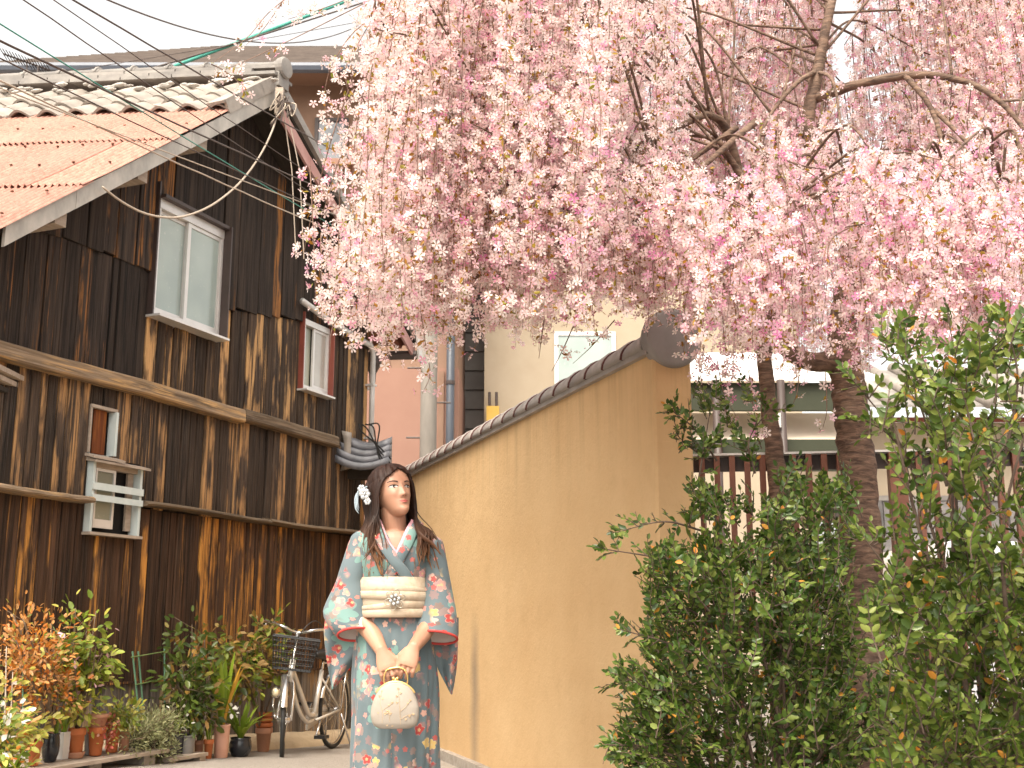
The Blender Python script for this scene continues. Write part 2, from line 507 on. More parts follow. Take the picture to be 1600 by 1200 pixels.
mkbox(w, 'sash', M_alu, (s0 + .036, s0 + .056, .028, .048, z0 + .037, z1 - .122), (mm - .012, mm + .022, .028, .050, z0 + .037, z1 - .122), (s0 + .057, mm - .013, .028, .048, z0 + .037, z0 + .06), (s0 + .057, mm - .013, .028, .048, z1 - .15, z1 - .122))
mkbox(w, 'sash', M_alu, (mm - .01, mm + .02, .004, .024, z0 + .037, z1 - .122), (mm + .021, s1 - .036, .004, .024, z0 + .037, z0 + .06), (mm + .021, s1 - .036, .004, .024, z1 - .15, z1 - .122))
mkbox(w, 'pane', M_frost, (s0 + .057, mm - .013, .034, .040, z0 + .061, z1 - .151))
mkbox(w, 'pane', M_frost, (mm + .021, s1 - .036, .010, .016, z0 + .061, z1 - .151))
# smaller window near the corner
w = part(house, 'window'); s0, s1, z0, z1 = WIN[1]
mkbox(w, 'jamb', M_redbrown, (s0, s0 + .012, -.02, .10, z0 - .01, z1 + .01))
mkbox(w, 'jamb', M_redbrown, (s1 - .012, s1, -.02, .056, z0 - .01, z1 + .05))
mkbox(w, 'sill', M_alu, (s0 - .02, s1 + .015, -.02, .11, z0 - .025, z0 - .011))
mkbox(w, 'frame', M_alu, (s0 + .013, s1 - .013, 0, .05, z0 - .01, z0 + .03), (s0 + .013, s1 - .013, 0, .055, z1 - .06, z1 - .01), (s0 + .013, s0 + .032, 0, .05, z0 + .031, z1 - .061), (s1 - .032, s1 - .013, 0, .05, z0 + .031, z1 - .061))
mkbox(w, 'sash', M_alu, (s0 + .033, s0 + .05, .024, .04, z0 + .032, z1 - .062), (s0 + .235, s0 + .26, .024, .042, z0 + .032, z1 - .062), (s0 + .051, s0 + .234, .024, .04, z0 + .032, z0 + .055), (s0 + .051, s0 + .234, .024, .04, z1 - .085, z1 - .062))
mkbox(w, 'pane', M_curtain, (s0 + .051, s0 + .234, .030, .034, z0 + .056, z1 - .086))
mkbox(w, 'pane', M_pattern, (s0 + .261, s1 - .033, .008, .012, z0 + .032, z1 - .062))
# narrow slit window
w = part(house, 'window'); s0, s1, z0, z1 = WIN[2]
mkbox(w, 'frame', M_oldwood, (s0, s1, -.02, .035, z1 - .02, z1), (s1 - .012, s1, -.02, .03, z0, z1 - .021))
mkbox(w, 'jamb', M_palewood, (s0, s0 + .022, -.02, .045, z0, z1 - .021))
mkbox(w, 'shutter_board', m_wood('orange_board', (.10, .03, .01), (.17, .05, .015), (.3, .1, .02), 0, (.1, .05, .02), .2), (s0 + .07, s1 - .055, -.012, .006, z0 + .002, z1 - .022))
mkbox(w, 'pane', M_frost, (s1 - .052, s1 - .013, -.010, -.004, z0 + .002, z1 - .022))
b = MB(); b.prism([(s0 - .03, -.02, z0 + .005), (s0 - .03, .10, z0 - .03), (s0 - .03, .10, z0 - .045), (s0 - .03, -.02, z0 - .015)], (0, 0, 0), (s1 - s0 + .05, 0, 0)); b.build('sill', M_oldwood, w)
# boxed window with two pale slats
w = part(house, 'window'); s0, s1, z0, z1 = WIN[3]; pr = .055
mkbox(w, 'frame', M_palewood, (s0, s0 + .022, -.02, pr, z0, z1 - .03))
mkbox(w, 'frame', M_palewood, (s1 - .022, s1, -.02, pr, z0, z1 - .03))
mkbox(w, 'head_board', M_oldwood, (s0 + .023, s1 - .023, -.02, .03, z1 - .07, z1 - .032))
b = MB(); b.prism([(s0 - .03, -.02, z1), (s0 - .03, pr + .04, z1 - .03), (s0 - .03, pr + .04, z1 - .045), (s0 - .03, -.02, z1 - .029)], (0, 0, 0), (s1 - s0 + .06, 0, 0)); b.build('hood', M_oldwood, w)
mkbox(w, 'sill', M_oldwood, (s0 - .012, s1 + .012, -.02, pr + .02, z0 - .02, z0 - .002))
ws = z1 - .071
mkbox(w, 'sash', M_alu, (s1 - .075, s1 - .06, .005, .025, z0 + .03, ws), (s1 - .245, s1 - .227, .005, .025, z0 + .03, ws), (s1 - .226, s1 - .076, .005, .025, ws - .018, ws), (s1 - .226, s1 - .076, .005, .025, z0 + .03, z0 + .085))
mkbox(w, 'pane', M_pattern, (s1 - .226, s1 - .076, .010, .015, z0 + .086, ws - .019))
mkbox(w, 'sash', M_oldwood, (s0 + .03, s0 + .085, -.012, .004, z0 + .03, ws))
mkbox(w, 'slat', M_palewood, (s0 - .005, s1 + .005, pr + .001, pr + .012, z0 + .195, z0 + .235))
mkbox(w, 'slat', M_palewood, (s0 - .005, s1 + .005, pr + .001, pr + .012, z0 + .265, z0 + .31))

# ---- roof
def rp(s, t, h=0.0, o=OV):
    """point on the roof: s across the gable, t back along the ridge, h above the deck"""
    n = Vector((RSL if s > RIDGE_S else -RSR, 0, 1)).normalized()
    return Vector((s, o, zroof(s))) + RL * t + n * h
S_TILE0, S_TILE1 = RIDGE_S + .03, 2.66
S_EAVE = 4.98; TB = 3.6
M_soffit = mat_var('dark_soffit', (.022, .016, .012), (.04, .03, .022), 6, .9, bump=.3, stretch=(1, 6, 1))
deck = MB()
for a, bq in ((RIDGE_S, S_EAVE - .02), (RIDGE_S - .001, -.36)):
    c = [rp(a, .02, -.01), rp(bq, .02, -.01), rp(bq, 5.6, -.01), rp(a, 5.6, -.01)]
    d = [p - Vector((0, 0, .035)) for p in c]
    deck.loft([d, c])
deck.build('roof_deck', M_soffit, house)
M_rust = None
def m_rust():
    t = NT('rusted_corrugated_iron'); v = t.coord('Object', house)
    n1 = t.noise(v, 2.2, 6, .65); n2 = t.noise(v, 26, 5, .7); n3 = t.noise(v, 70, 3, .6)
    oi = t.n('ShaderNodeObjectInfo')
    c = t.mix(t.ramp(n1, [(.3, 0.), (.7, 1.)]), (.30, .118, .084), (.38, .20, .155))
    c = t.mix(t.ramp(n2, [(.42, 0.), (.62, .75)]), c, (.44, .24, .18))
    c = t.mix(t.ramp(n3, [(.60, 0.), (.72, .7)]), c, (.22, .06, .025))
    c = t.mix(1.0, c, t_gray(t, t.math('MULTIPLY_ADD', oi.outputs['Random'], .25, .87)), 'MULTIPLY')
    t.bump(n3, .2, .004)
    return t.base(c, .75, .1)
M_rust = m_rust()
roof = part(house, 'roof')
rows = [(2.58, 3.42, .018), (3.34, 4.20, .011), (4.12, S_EAVE, .004)]
for ri, (sa, sb, hh) in enumerate(rows):
    tw_ = .62; off = [-.02, -.30, -.16][ri]
    nsh = 6
    for k in range(nsh):
        t0 = max(off + k * tw_, -.03); t1 = min(off + (k + 1) * tw_ + .045, TB + .1)
        if t1 - t0 < .1: continue
        nw = max(3, round((t1 - t0) / .042)); seg = nw * 4
        b = MB(); rings = []
        lift = .004 * (k % 2) + rnd.uniform(0, .003)
        for i in range(5):
            s = lerp(sa, sb, i / 4) + (rnd.uniform(-.006, .006) if i == 4 else 0)
            rings.append([rp(s, lerp(t0, t1, j / seg), hh + lift + .013 * math.sin(2 * PI * j / 4.0 + .01) + .007 * smooth(3, 4, i)) for j in range(seg + 1)])
        b.loft(rings, False, False); o = b.build('iron_sheet', M_rust, roof, True)
# nails rows on the sheets
nb = MB()
for sa in (2.75, 3.1, 3.5, 3.85, 4.3, 4.65):
    for k in range(16):
        p = rp(sa + rnd.uniform(-.02, .02), .08 + k * .215 + rnd.uniform(-.03, .03), .032)
        nb.box(p, (.014, .014, .008))
o = nb.build('nail_heads', mat_var('rusty_nail', (.09, .03, .015), (.13, .05, .02), 9, .8, bump=0), roof); o['kind'] = 'stuff'
# pantiles near the ridge
M_tile = mat_var('grey_clay_tile', (.23, .20, .175), (.38, .335, .29), 9, .6, bump=.25, bscale=60, objrand=.18)
M_tile2 = mat_var('dark_clay_tile', (.17, .155, .145), (.29, .265, .24), 7, .6, bump=.25, bscale=50, objrand=.15)
TP_, TLEN = .215, .205
def tile_mesh():
    b = MB(); n = 12; w_ = TP_ + .02; prof = []
    for j in range(n + 1):
        q = j / n; prof.append((q * w_, .030 * math.sin(2 * PI * (q - .12)) * (1 - .15 * q)))
    slope = math.atan(RSL); ds = Vector((math.cos(slope), 0, -math.sin(slope))); up = Vector((math.sin(slope), 0, math.cos(slope)))
    def P(l, j, h):
        return RL * prof[j][0] + ds * l + up * (prof[j][1] + h)
    rings = []
    for l, h in ((0, .0), (TLEN * .5, .012), (TLEN + .02, .022)):
        rings.append([P(l, j, h) for j in range(n + 1)] + [P(l, j, h - .019) for j in range(n, -1, -1)])
    b.loft(rings); return b.mesh('roof_tile', M_tile, False)
tm = tile_mesh()
slope_len = math.sqrt(1 + RSL * RSL)
for r_ in range(4):
    for k in range(17):
        s = RIDGE_S + .05 + r_ * .142
        o = link('roof_tile', tm, roof)
        o.location = rp(s, -.02 + k * TP_ + rnd.uniform(-.006, .006), .035 + rnd.uniform(-.003, .003) )
        o.rotation_euler = (rnd.uniform(-.03, .03), rnd.uniform(-.03, .03), rnd.uniform(-.02, .02))
for r_ in range(4):                                  # verge tiles along the gable edge
    s = RIDGE_S + .07 + r_ * .142
    slope = math.atan(RSL); ax = Matrix.Rotation(slope, 3, 'Y')
    b = MB(); b.box(rp(s + .085, -.015, .050), (.19, .022, .105), ax); b.box(rp(s + .085, .06, .078), (.19, .15, .02), ax)
    b.build('verge_tile', M_tile, roof)
# ridge: three courses of flat tiles, half round tiles with collars, a round end tile, lime plaster under it
for c_, (hw, zz) in enumerate(((.125, .055), (.105, .09), (.085, .125))):
    for k in range(9):
        a = -.03 + k * .42 + (c_ % 2) * .2; q = [Vector((RIDGE_S - hw, OV, RIDGE_Z + zz)) + RL * a, Vector((RIDGE_S + hw, OV, RIDGE_Z + zz)) + RL * a, Vector((RIDGE_S + hw, OV, RIDGE_Z + zz)) + RL * (a + .41), Vector((RIDGE_S - hw, OV, RIDGE_Z + zz)) + RL * (a + .41)]
        j = rnd.uniform(-.004, .004); b = MB(); b.loft([[p + Vector((0, 0, j)) for p in q], [p + Vector((0, 0, .026 + j)) for p in q]]); b.build('ridge_flat_tile', M_tile2, roof)
rx = Vector((1, 0, 0))
for k in range(12):
    a = -.03 + k * .30; rings = []
    for tt, rr in ((a, .062), (a + .06, .062), (a + .061, .056), (a + .30, .053)):
        c = Vector((RIDGE_S, OV, RIDGE_Z + .152)) + RL * tt
        rings.append([c + Vector((math.cos(q) * rr, 0, max(-.01, math.sin(q)) * rr * 1.05)) for q in [PI * m / 8 for m in range(9)]])
    b = MB(); b.loft(rings, True); o = b.build('ridge_tile', M_tile2, roof, True)
    b = MB(); c = Vector((RIDGE_S, OV, RIDGE_Z + .152)) + RL * (a + .02)
    b.tube([c + Vector((math.cos(q) * .066, 0, math.sin(q) * .069)) for q in [PI * m / 8 for m in range(9)]], .011, 6); b.build('ridge_collar', M_tile2, roof, True)
b = MB(); c = Vector((RIDGE_S, OV + .05, RIDGE_Z + .15))
rings = [[c + Vector((math.cos(q) * rr, yy, math.sin(q) * rr)) for q in [2 * PI * m / 20 for m in range(20)]] for rr, yy in ((.06, -.06), (.085, -.045), (.09, 0), (.08, .014), (.06, .017))]
b.loft(rings); b.bb(RIDGE_S - .07, RIDGE_S + .07, OV - .01, OV + .04, RIDGE_Z - .02, RIDGE_Z + .10); b.build('ridge_end_tile', M_tile2, roof)
pl = MB()
for k in range(60):
    c = Vector((RIDGE_S + .115 + rnd.uniform(-.02, .03), OV, RIDGE_Z + rnd.uniform(-.03, .03))) + RL * rnd.uniform(0, 3.5)
    pl.sphere(c, (rnd.uniform(.02, .035), rnd.uniform(.03, .10), rnd.uniform(.008, .018)), 7, 5)
pl.build('lime_plaster', mat_var('lime_plaster', (.42, .39, .36), (.55, .52, .49), 20, .9, bump=.5), roof)['kind'] = 'stuff'
# barge boards
M_barge = mat_var('zinc_barge', (.33, .31, .28), (.52, .48, .43), 5, .55, .2, bump=.2, stretch=(2, 1, 1))
M_pinkbarge = mat_var('faded_red_barge', (.40, .20, .18), (.52, .31, .28), 6, .7, bump=.2)
def barge(sa, sb, mat, h0=-.12, h1=.012, y=OV + .012, n=5):
    for i in range(n):
        a, c = lerp(sa, sb, i / n), lerp(sa, sb, (i + 1) / n) + (.0 if i == n - 1 else .012 * (1 if sb > sa else -1))
        jj = rnd.uniform(-.004, .004) ; yy = y + .003 * (i % 2)
        poly = [Vector((a, yy, zroof(a) + h0 + jj)), Vector((c, yy, zroof(c) + h0 + jj)), Vector((c, yy, zroof(c) + h1)), Vector((a, yy, zroof(a) + h1))]
        MB().prism(poly, (0, -.022, 0), (0, 0, 0)).build('barge_board', mat, roof)
barge(RIDGE_S + .0, 4.74, M_barge, -.125, .0)
barge(RIDGE_S - .03, -.34, M_pinkbarge, -.19, -.075, OV - .02)
mkb = MB(); sA, sB = RIDGE_S - .02, -.37
mkb.prism([Vector((sA, OV + .02, zroof(sA) - .02)), Vector((sB, OV + .02, zroof(sB) - .02)), Vector((sB, OV + .02, zroof(sB) + .05)), Vector((sA, OV + .02, zroof(sA) + .06))], (0, -.10, 0), (0, 0, 0)); mkb.build('verge_edge', M_tile2, roof)
for s in (1.0, 2.15, 3.02, 3.62, 4.3):                # purlin ends under the overhang
    MB().bb(s - .045, s + .045, -.02, OV - .03, zroof(s) - .19, zroof(s) - .105).build('purlin_end', M_oldwood if s > 2.3 else M_soffit, roof)
# eaves gutter and down pipe at the corner
M_pipe = mat_var('silver_pipe', (.48, .46, .44), (.60, .58, .56), 6, .4, .3, bump=.05)
pts = [Vector((fac(472, 470, .10)[0], .10, fac(472, 470, .10)[1])), Vector((fac(520, 505, .10)[0], .10, fac(520, 505, .10)[1])), Vector((.10, .09, 3.57)), Vector((.03, .08, 3.50)), Vector((.015, .07, 3.1)), Vector((.012, .07, 2.45))]
MB().tube(pts, .027, 8).build('down_pipe', M_pipe, house, True)
for z in (3.2, 2.7): MB().bb(-.02, .05, .0, .10, z, z + .018).build('pipe_clip', M_pipe, house)

# right hand eave: rust brown rafters and boards, gutter with hopper and pipe, verge end piece
M_rbrown = mat_var('rust_brown_wood', (.16, .055, .03), (.25, .09, .05), 7, .8, bump=.3)
SE = -.36
for k in range(7):
    a = .12 + k * .3
    MB().loft([[rp(.0, a, -.055), rp(SE + .02, a, -.055), rp(SE + .02, a + .06, -.055), rp(.0, a + .06, -.055)], [rp(.0, a, -.12), rp(SE + .02, a, -.12), rp(SE + .02, a + .06, -.12), rp(.0, a + .06, -.12)][::1]]).build('rafter', M_rbrown, roof)
MB().loft([[rp(.15, .03, -.048), rp(SE, .03, -.048), rp(SE, 2.6, -.048), rp(.15, 2.6, -.048)], [rp(.15, .03, -.056), rp(SE, .03, -.056), rp(SE, 2.6, -.056), rp(.15, 2.6, -.056)]]).build('eave_board', M_rbrown, roof)
MB().tube([rp(SE - .05, .0, -.13), rp(SE - .05, 2.6, -.13)], .045, 8).build('gutter', M_brown, roof)
hp = rp(SE - .05, .42, -.16)
MB().lathe([(.03, -.24), (.035, -.15), (.085, -.06), (.085, .02)], hp, 12).build('hopper', M_brown, roof)
MB().tube([hp + Vector((0, 0, -.22)), hp + Vector((.02, 0, -.28)), hp + Vector((.20, -.30, -.45)), hp + Vector((.24, -.36, -1.2))], .028, 8).build('drain_pipe', M_pipe, roof, True)
ve = rp(SE, -.02, -.03)
MB().loft([[ve + Vector((.10, .02, .16)), ve + Vector((.02, .02, .12)), ve + Vector((.02, 0, .12)), ve + Vector((.10, 0, .16))], [ve + Vector((.02, .02, -.17)), ve + Vector((-.06, .02, -.21)), ve + Vector((-.06, 0, -.21)), ve + Vector((.02, 0, -.17))]]).build('verge_end_piece', M_alu, roof)
# ================================================================== YELLOW WALL
WA = math.radians(-18.1)
WDV = Vector((math.sin(WA), math.cos(WA), 0)); WNV = Vector((-math.cos(WA), math.sin(WA), 0))
W0 = gnd(690, 1168, 0.12)
def walp(x, y):
    d = ray(x, y); c = W0.x * WNV.x + W0.y * WNV.y
    t = c / (d.x * WNV.x + d.y * WNV.y); return Vector((d.x * t, d.y * t, CAMZ + d.z * t))
wn0 = walp(1024, 700); wn0.z = 0
gw = thing('garden_wall', 'tall yellow plaster garden wall capped with a row of round grey tiles', 'wall', wn0, math.atan2(WDV.y, WDV.x))
WLEN, WTH, WTOP = 6.3, .20, 2.30
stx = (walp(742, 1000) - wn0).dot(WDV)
def m_stucco():
    t = NT('yellow_stucco'); v = t.coord('Object', gw)
    n = t.noise(v, 1.4, 6, .6); f = t.noise(v, 45, 5, .65)
    c = t.mix(t.ramp(n, [(.3, 0.), (.7, 1.)]), (.58, .375, .185), (.65, .445, .235))
    drip = t.noise(t.mapping(v, (9, 9, .45)), 1, 6, .72)
    sx = t.n('ShaderNodeSeparateXYZ'); t.l(v, sx.inputs[0])
    top = t.ramp(t.math('DIVIDE', sx.outputs[2], 2.4), [(.70, 0.), (.97, 1.)])
    a = t.math('MULTIPLY', t.ramp(drip, [(.46, 0.), (.74, .55)]), top)
    c = t.mix(a, c, (.27, .175, .085))
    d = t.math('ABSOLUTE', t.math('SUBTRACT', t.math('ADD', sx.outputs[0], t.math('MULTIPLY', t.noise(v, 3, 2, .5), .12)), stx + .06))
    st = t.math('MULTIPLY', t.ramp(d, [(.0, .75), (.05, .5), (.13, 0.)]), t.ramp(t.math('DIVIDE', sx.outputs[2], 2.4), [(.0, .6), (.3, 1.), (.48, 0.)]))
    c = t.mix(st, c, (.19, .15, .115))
    sc = t.noise(t.mapping(v, (2, 2, 24), rot=(0, .35, 0)), 1, 4, .6)
    c = t.mix(t.ramp(sc, [(.68, 0.), (.76, .35)]), c, (.80, .58, .33))
    c = t.mix(t.ramp(t.noise(v, 5, 6, .7), [(.52, 0.), (.72, .28)]), c, (.46, .29, .14))
    t.bump(t.math('ADD', f, t.math('MULTIPLY', t.noise(v, 9, 4, .6), 1.5)), .34, .010)
    return t.base(c, .92)
M_stucco = m_stucco()
b = MB(); bev = .012
prof = [(0 + bev, 0), (WLEN, 0), (WLEN, -WTH), (bev, -WTH), (0, -WTH + bev), (0, -bev)]
b.loft([[Vector((x, y, z)) for x, y in prof] for z in (.10, .6, 1.2, 1.8, WTOP)])
b.build('plaster_body', M_stucco, gw)
M_cap = mat_var('grey_wall_tile', (.25, .225, .21), (.37, .335, .31), 7, .55, bump=.25, bscale=80, objrand=.1)
M_joint = mat_var('dark_red_joint', (.06, .018, .014), (.09, .025, .02), 8, .8, bump=0)
MB().bb(.01, WLEN, -WTH - .02, .03, WTOP - .005, WTOP + .022).build('tile_bed', M_cap, gw)
def cap_mesh(L_):
    b = MB(); rings = []; n = 14; cy = -WTH / 2
    prf = [(0, .150), (.012, .157), (L_ * .5, .150), (L_, .143)]
    for x, r in prf:
        rings.append([Vector((x, cy + math.cos(q) * r * .97, max(0, math.sin(q)) * r * .78)) for q in [PI * m / n for m in range(n + 1)]])
    b.loft(rings); return b.mesh('cap_tile', M_cap, True)
CPT = .245; cm = cap_mesh(CPT - .012)
for k in range(int(WLEN / CPT)):
    o = link('cap_tile', cm, gw); o.location = (.05 + k * CPT, 0, WTOP + .023)
    b = MB(); cy = -WTH / 2; x = .05 + k * CPT + CPT - .006
    b.tube([Vector((x, cy + math.cos(q) * .139, .023 + WTOP + math.sin(q) * .111)) for q in [PI * m / 12 for m in range(13)]], .0085, 6)
    b.build('tile_joint', M_joint, gw, True)
# round end tile
b = MB(); c = Vector((.0, -WTH / 2, WTOP + .075))
rings = [[c + Vector((xx, math.cos(q) * rr, math.sin(q) * rr)) for q in [2 * PI * m / 40 for m in range(40)]] for rr, xx in ((.11, .06), (.138, .055), (.145, .03), (.145, -.022), (.139, -.034), (.125, -.040), (.06, -.044), (.01, -.044))]
b.loft(rings); b.build('round_end_tile', mat_var('smoked_grey_tile', (.20, .185, .18), (.27, .25, .24), 6, .5, bump=.2, bscale=70), gw, True)
# stone kerb along the foot, block by block
M_kerb = mat_var('granite_kerb', (.27, .235, .20), (.40, .355, .31), 30, .9, bump=.4, objrand=.1)
for k in range(7):
    a = .0 + k * .92
    MB().bb(a + .004, a + .912, -.02, .05, -.02, .118 + rnd.uniform(-.003, .003)).build('kerb_stone', M_kerb, gw)
    MB().bb(a + .304, a + 1.212, .054, .30, -.02, .055 + rnd.uniform(-.003, .003)).build('gutter_stone', M_kerb, gw)

# ================================================================== BUILDINGS BEHIND
PBY = 15.0
pb = thing('pink_building', 'pinkish plaster house with a dark ribbed roof rising behind the wooden house', 'building', (0, PBY, 0))
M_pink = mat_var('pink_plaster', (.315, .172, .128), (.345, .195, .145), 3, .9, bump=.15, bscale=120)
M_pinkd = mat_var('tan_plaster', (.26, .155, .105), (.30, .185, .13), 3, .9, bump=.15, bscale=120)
def px(x, y, Y): return at(x, y, Y)
xr = at(716, 640, PBY).x; xl = -6.5
eave_z = at(470, 128, PBY).z
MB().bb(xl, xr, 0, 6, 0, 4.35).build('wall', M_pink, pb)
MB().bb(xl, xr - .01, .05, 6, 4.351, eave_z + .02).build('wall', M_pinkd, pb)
MB().bb(xr - .26, xr - .19, -.03, -.001, 0, 4.3).build('wall_joint', M_pinkd, pb)
# ribbed roof slopes up and back: a rib strip per course
M_slate = mat_var('brown_slate', (.075, .052, .042), (.13, .098, .08), 12, .7, bump=.3, stretch=(.4, 1, 1), objrand=.12)
prf = part(pb, 'roof')
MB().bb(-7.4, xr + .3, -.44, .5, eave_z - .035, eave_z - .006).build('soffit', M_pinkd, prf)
ridge_z = at(560, 68, PBY + 3).z; nrow = 22
for i in range(nrow):
    y0 = -.45 + i * 3.6 / nrow; y1 = -.45 + (i + 1) * 3.6 / nrow
    z0 = lerp(eave_z, ridge_z, i / nrow); z1 = lerp(eave_z, ridge_z, (i + 1) / nrow)
    xa = lerp(-7.6, -5.0, i / nrow)
    MB().loft([[Vector((xa, y0, z0 - .03)), Vector((xr + .35, y0, z0 - .03)), Vector((xr + .35, y1, z1 - .03)), Vector((xa + .12, y1, z1 - .03))], [Vector((xa, y0, z0 + .05)), Vector((xr + .35, y0, z0 + .05)), Vector((xr + .35, y1, z1 + .012)), Vector((xa + .12, y1, z1 + .012))]]).build('slate_course', M_slate, prf)
MB().tube([(-7.5, -.52, eave_z - .05), (xr + .35, -.52, eave_z - .05)], .075, 8).build('gutter', mat_var('blue_grey_gutter', (.10, .115, .15), (.13, .145, .18), 4, .5, bump=0), prf)
# upper window with sill and balcony rail
q0 = at(498, 190, PBY); q1 = at(537, 258, PBY)
w = part(pb, 'window')
mkbox(w, 'frame', M_brown, (q0.x - .05, q1.x + .05, -.02, .06, q0.z, q0.z + .05), (q0.x - .05, q0.x, -.02, .06, q1.z, q0.z - .001), (q1.x, q1.x + .05, -.02, .06, q1.z, q0.z - .001))
mkbox(w, 'pane', m_glass('grey_glass', (.22, .23, .25), .1), (q0.x + .001, q1.x - .001, .01, .03, q1.z, q0.z - .001))
mkbox(w, 'sill', M_pink, (q0.x - .12, q1.x + .25, -.25, .0, q1.z - .09, q1.z - .001))
bal = part(pb, 'balcony')
mkbox(bal, 'floor_slab', M_pinkd, (q0.x - .1, q1.x + .22, -.32, .045, q1.z - .80, q1.z - .72))
for k in range(9): mkbox(bal, 'bar', M_alu, (q0.x - .05 + k * .06, q0.x - .035 + k * .06, -.26, -.245, q1.z - .719, q1.z - .13))
w = part(pb, 'window'); q2 = at(590, 140, PBY); q3 = at(690, 240, PBY)
mkbox(w, 'frame', M_brown, (q2.x, q2.x + .06, -.02, .06, q3.z, q2.z), (q3.x - .06, q3.x, -.02, .06, q3.z, q2.z), (q2.x, q3.x, -.02, .06, q2.z, q2.z + .06)); mkbox(w, 'pane', M_curtain, (q2.x + .061, q3.x - .061, .0, .03, q3.z, q2.z))
# dark blue drain pipe on the pink wall
dp = at(703, 640, PBY - .15)
MB().tube([(dp.x, -.12, .0), (dp.x, -.12, 6.2)], .055, 10).build('drain_pipe', mat_var('navy_pipe', (.055, .065, .085), (.07, .08, .10), 3, .45, bump=0), pb, True)
for z in (1.6, 3.0, 4.1): MB().lathe([(.064, 0), (.064, .05)], (dp.x, -.12, z), 10).build('pipe_collar', M_brown, pb)

# grey sided house in the gap and the cream house beyond it
xc = at(757, 600, 16.5).x
sb_ = thing('grey_sided_house', 'dark grey house wall of horizontal siding in the gap beside the pink building', 'building', (0, 17.2, 0))
M_siding = mat_var('grey_siding', (.155, .14, .13), (.20, .185, .17), 3, .8, bump=.1, objrand=.1)
for k in range(30):
    z = k * .30
    MB().loft([[Vector((xr - .3, -.0, z)), Vector((xc + .7, .0, z)), Vector((xc + .7, .2, z)), Vector((xr - .3, .2, z))], [Vector((xr - .3, .028, z + .294)), Vector((xc + .7, .028, z + .294)), Vector((xc + .7, .2, z + .294)), Vector((xr - .3, .2, z + .294))]]).build('siding_board', M_siding, sb_)
MB().bb(xr - .3, xc + .7, .21, 4, 0, 8.9).build('wall', M_dark, sb_)
cb = thing('cream_building', 'plain cream plaster building seen above the tiled wall beneath the blossom', 'building', (0, 16.4, 0))
M_cream = mat_var('cream_plaster', (.38, .305, .22), (.42, .345, .255), 2.5, .9, bump=.12, bscale=90)
MB().bb(xc, xc + 4.6, 0, 5, 0, 7.2).build('wall', M_cream, cb)
MB().bb(xc - .12, xc + 4.8, -.35, 5.2, 7.201, 7.36).build('roof', M_slate, cb)
w = part(cb, 'window'); q0 = at(866, 560, 16.4)
mkbox(w, 'frame', M_alu, (q0.x, q0.x + .06, -.03, -.001, 3.6, 5.2), (q0.x + .84, q0.x + .9, -.03, -.001, 3.6, 5.2), (q0.x + .061, q0.x + .839, -.03, -.001, 3.6, 3.66), (q0.x + .061, q0.x + .839, -.03, -.001, 5.14, 5.2)); mkbox(w, 'pane', M_frost, (q0.x + .061, q0.x + .839, -.015, -.002, 3.661, 5.139))
q0 = at(770, 645, 16.2)
m = thing('meter_box', 'small yellow meter box on the corner of the cream building', 'box', (q0.x, 16.2, q0.z))
MB().bb(-.09, .09, 0, .195, -.25, .1).build('case', mat_var('yellow_plastic', (.62, .38, .06), (.68, .44, .09), 4, .5, bump=0), m)
for x in (-.05, .05): MB().tube([(x, .1, .1), (x, .1, .32)], .02, 6).build('insulator', M_brown, m)

# utility pole
pole_b = at(669, 690, 13.4)
up_ = thing('utility_pole', 'grey concrete utility pole with step bolts in front of the pink building', 'pole', (pole_b.x, 13.4, 0))
MB().tube([(0, 0, 0), (0, 0, 4), (0, 0, 8.2)], [.105, .097, .088], 16).build('shaft', mat_var('pole_concrete', (.22, .20, .175), (.32, .285, .25), 6, .85, bump=.3, stretch=(1, 1, .3)), up_, True)
for k in range(16):
    z = 1.9 + k * .42
    MB().tube([((-.10 if k % 2 else .10), 0, z), ((-.26 if k % 2 else .26), 0, z)], .011, 6).build('step_bolt', M_brown, up_)
for z in (5.3, 6.1): MB().bb(-.75, .75, -.06, .03, z, z + .09).build('cross_arm', M_brown, up_)

# little tiled hood at the house corner
h0 = at(572, 728, 10.3)
hd = thing('tiled_hood', 'small hood of dark curved tiles bundled with cable at the wooden house corner', 'roof hood', h0)
for k in range(4):
    rings = []
    for i in range(9):
        q = i / 8; x = -.20 + .42 * q - k * .025 * (1 - q); zc = .20 - k * .06 - .07 * math.sin(PI * q) - .03 * q
        rings.append([Vector((x, -.10 - .035 * k, zc)), Vector((x, .10, zc + .05)), Vector((x, .10, zc + .115)), Vector((x, -.10 - .035 * k, zc + .064))])
    MB().loft(rings).build('hood_tile', mat_var('blue_grey_tile', (.10, .105, .12), (.20, .20, .22), 9, .5, bump=.2) if k == 0 else bpy.data.materials['blue_grey_tile'], hd, True)
rings = []
for i in range(7):
    q = i / 6; rings.append([Vector((-.21 + .03 * math.sin(PI * q), -.14, -.06 + .36 * q)), Vector((-.12, -.15, -.04 + .32 * q)), Vector((-.12, -.12, -.04 + .32 * q)), Vector((-.21 + .03 * math.sin(PI * q), -.11, -.06 + .36 * q))])
MB().loft(rings).build('end_tile', M_tile, hd, True)
MB().bb(-.16, .2, -.02, .1, -.12, .02).build('bearer', M_soffit, hd)
for k in range(4):
    pts = [Vector((-.06 + .03 * k, -.12, .36)), Vector((-.02 + .05 * k, -.17, .28 + .02 * k)), Vector((.12, -.18, .16 - .02 * k)), Vector((.24, -.14, .04 - .05 * k))]
    MB().tube(catmull(pts, 5), .007, 5).build('cable', M_dark, hd, True)
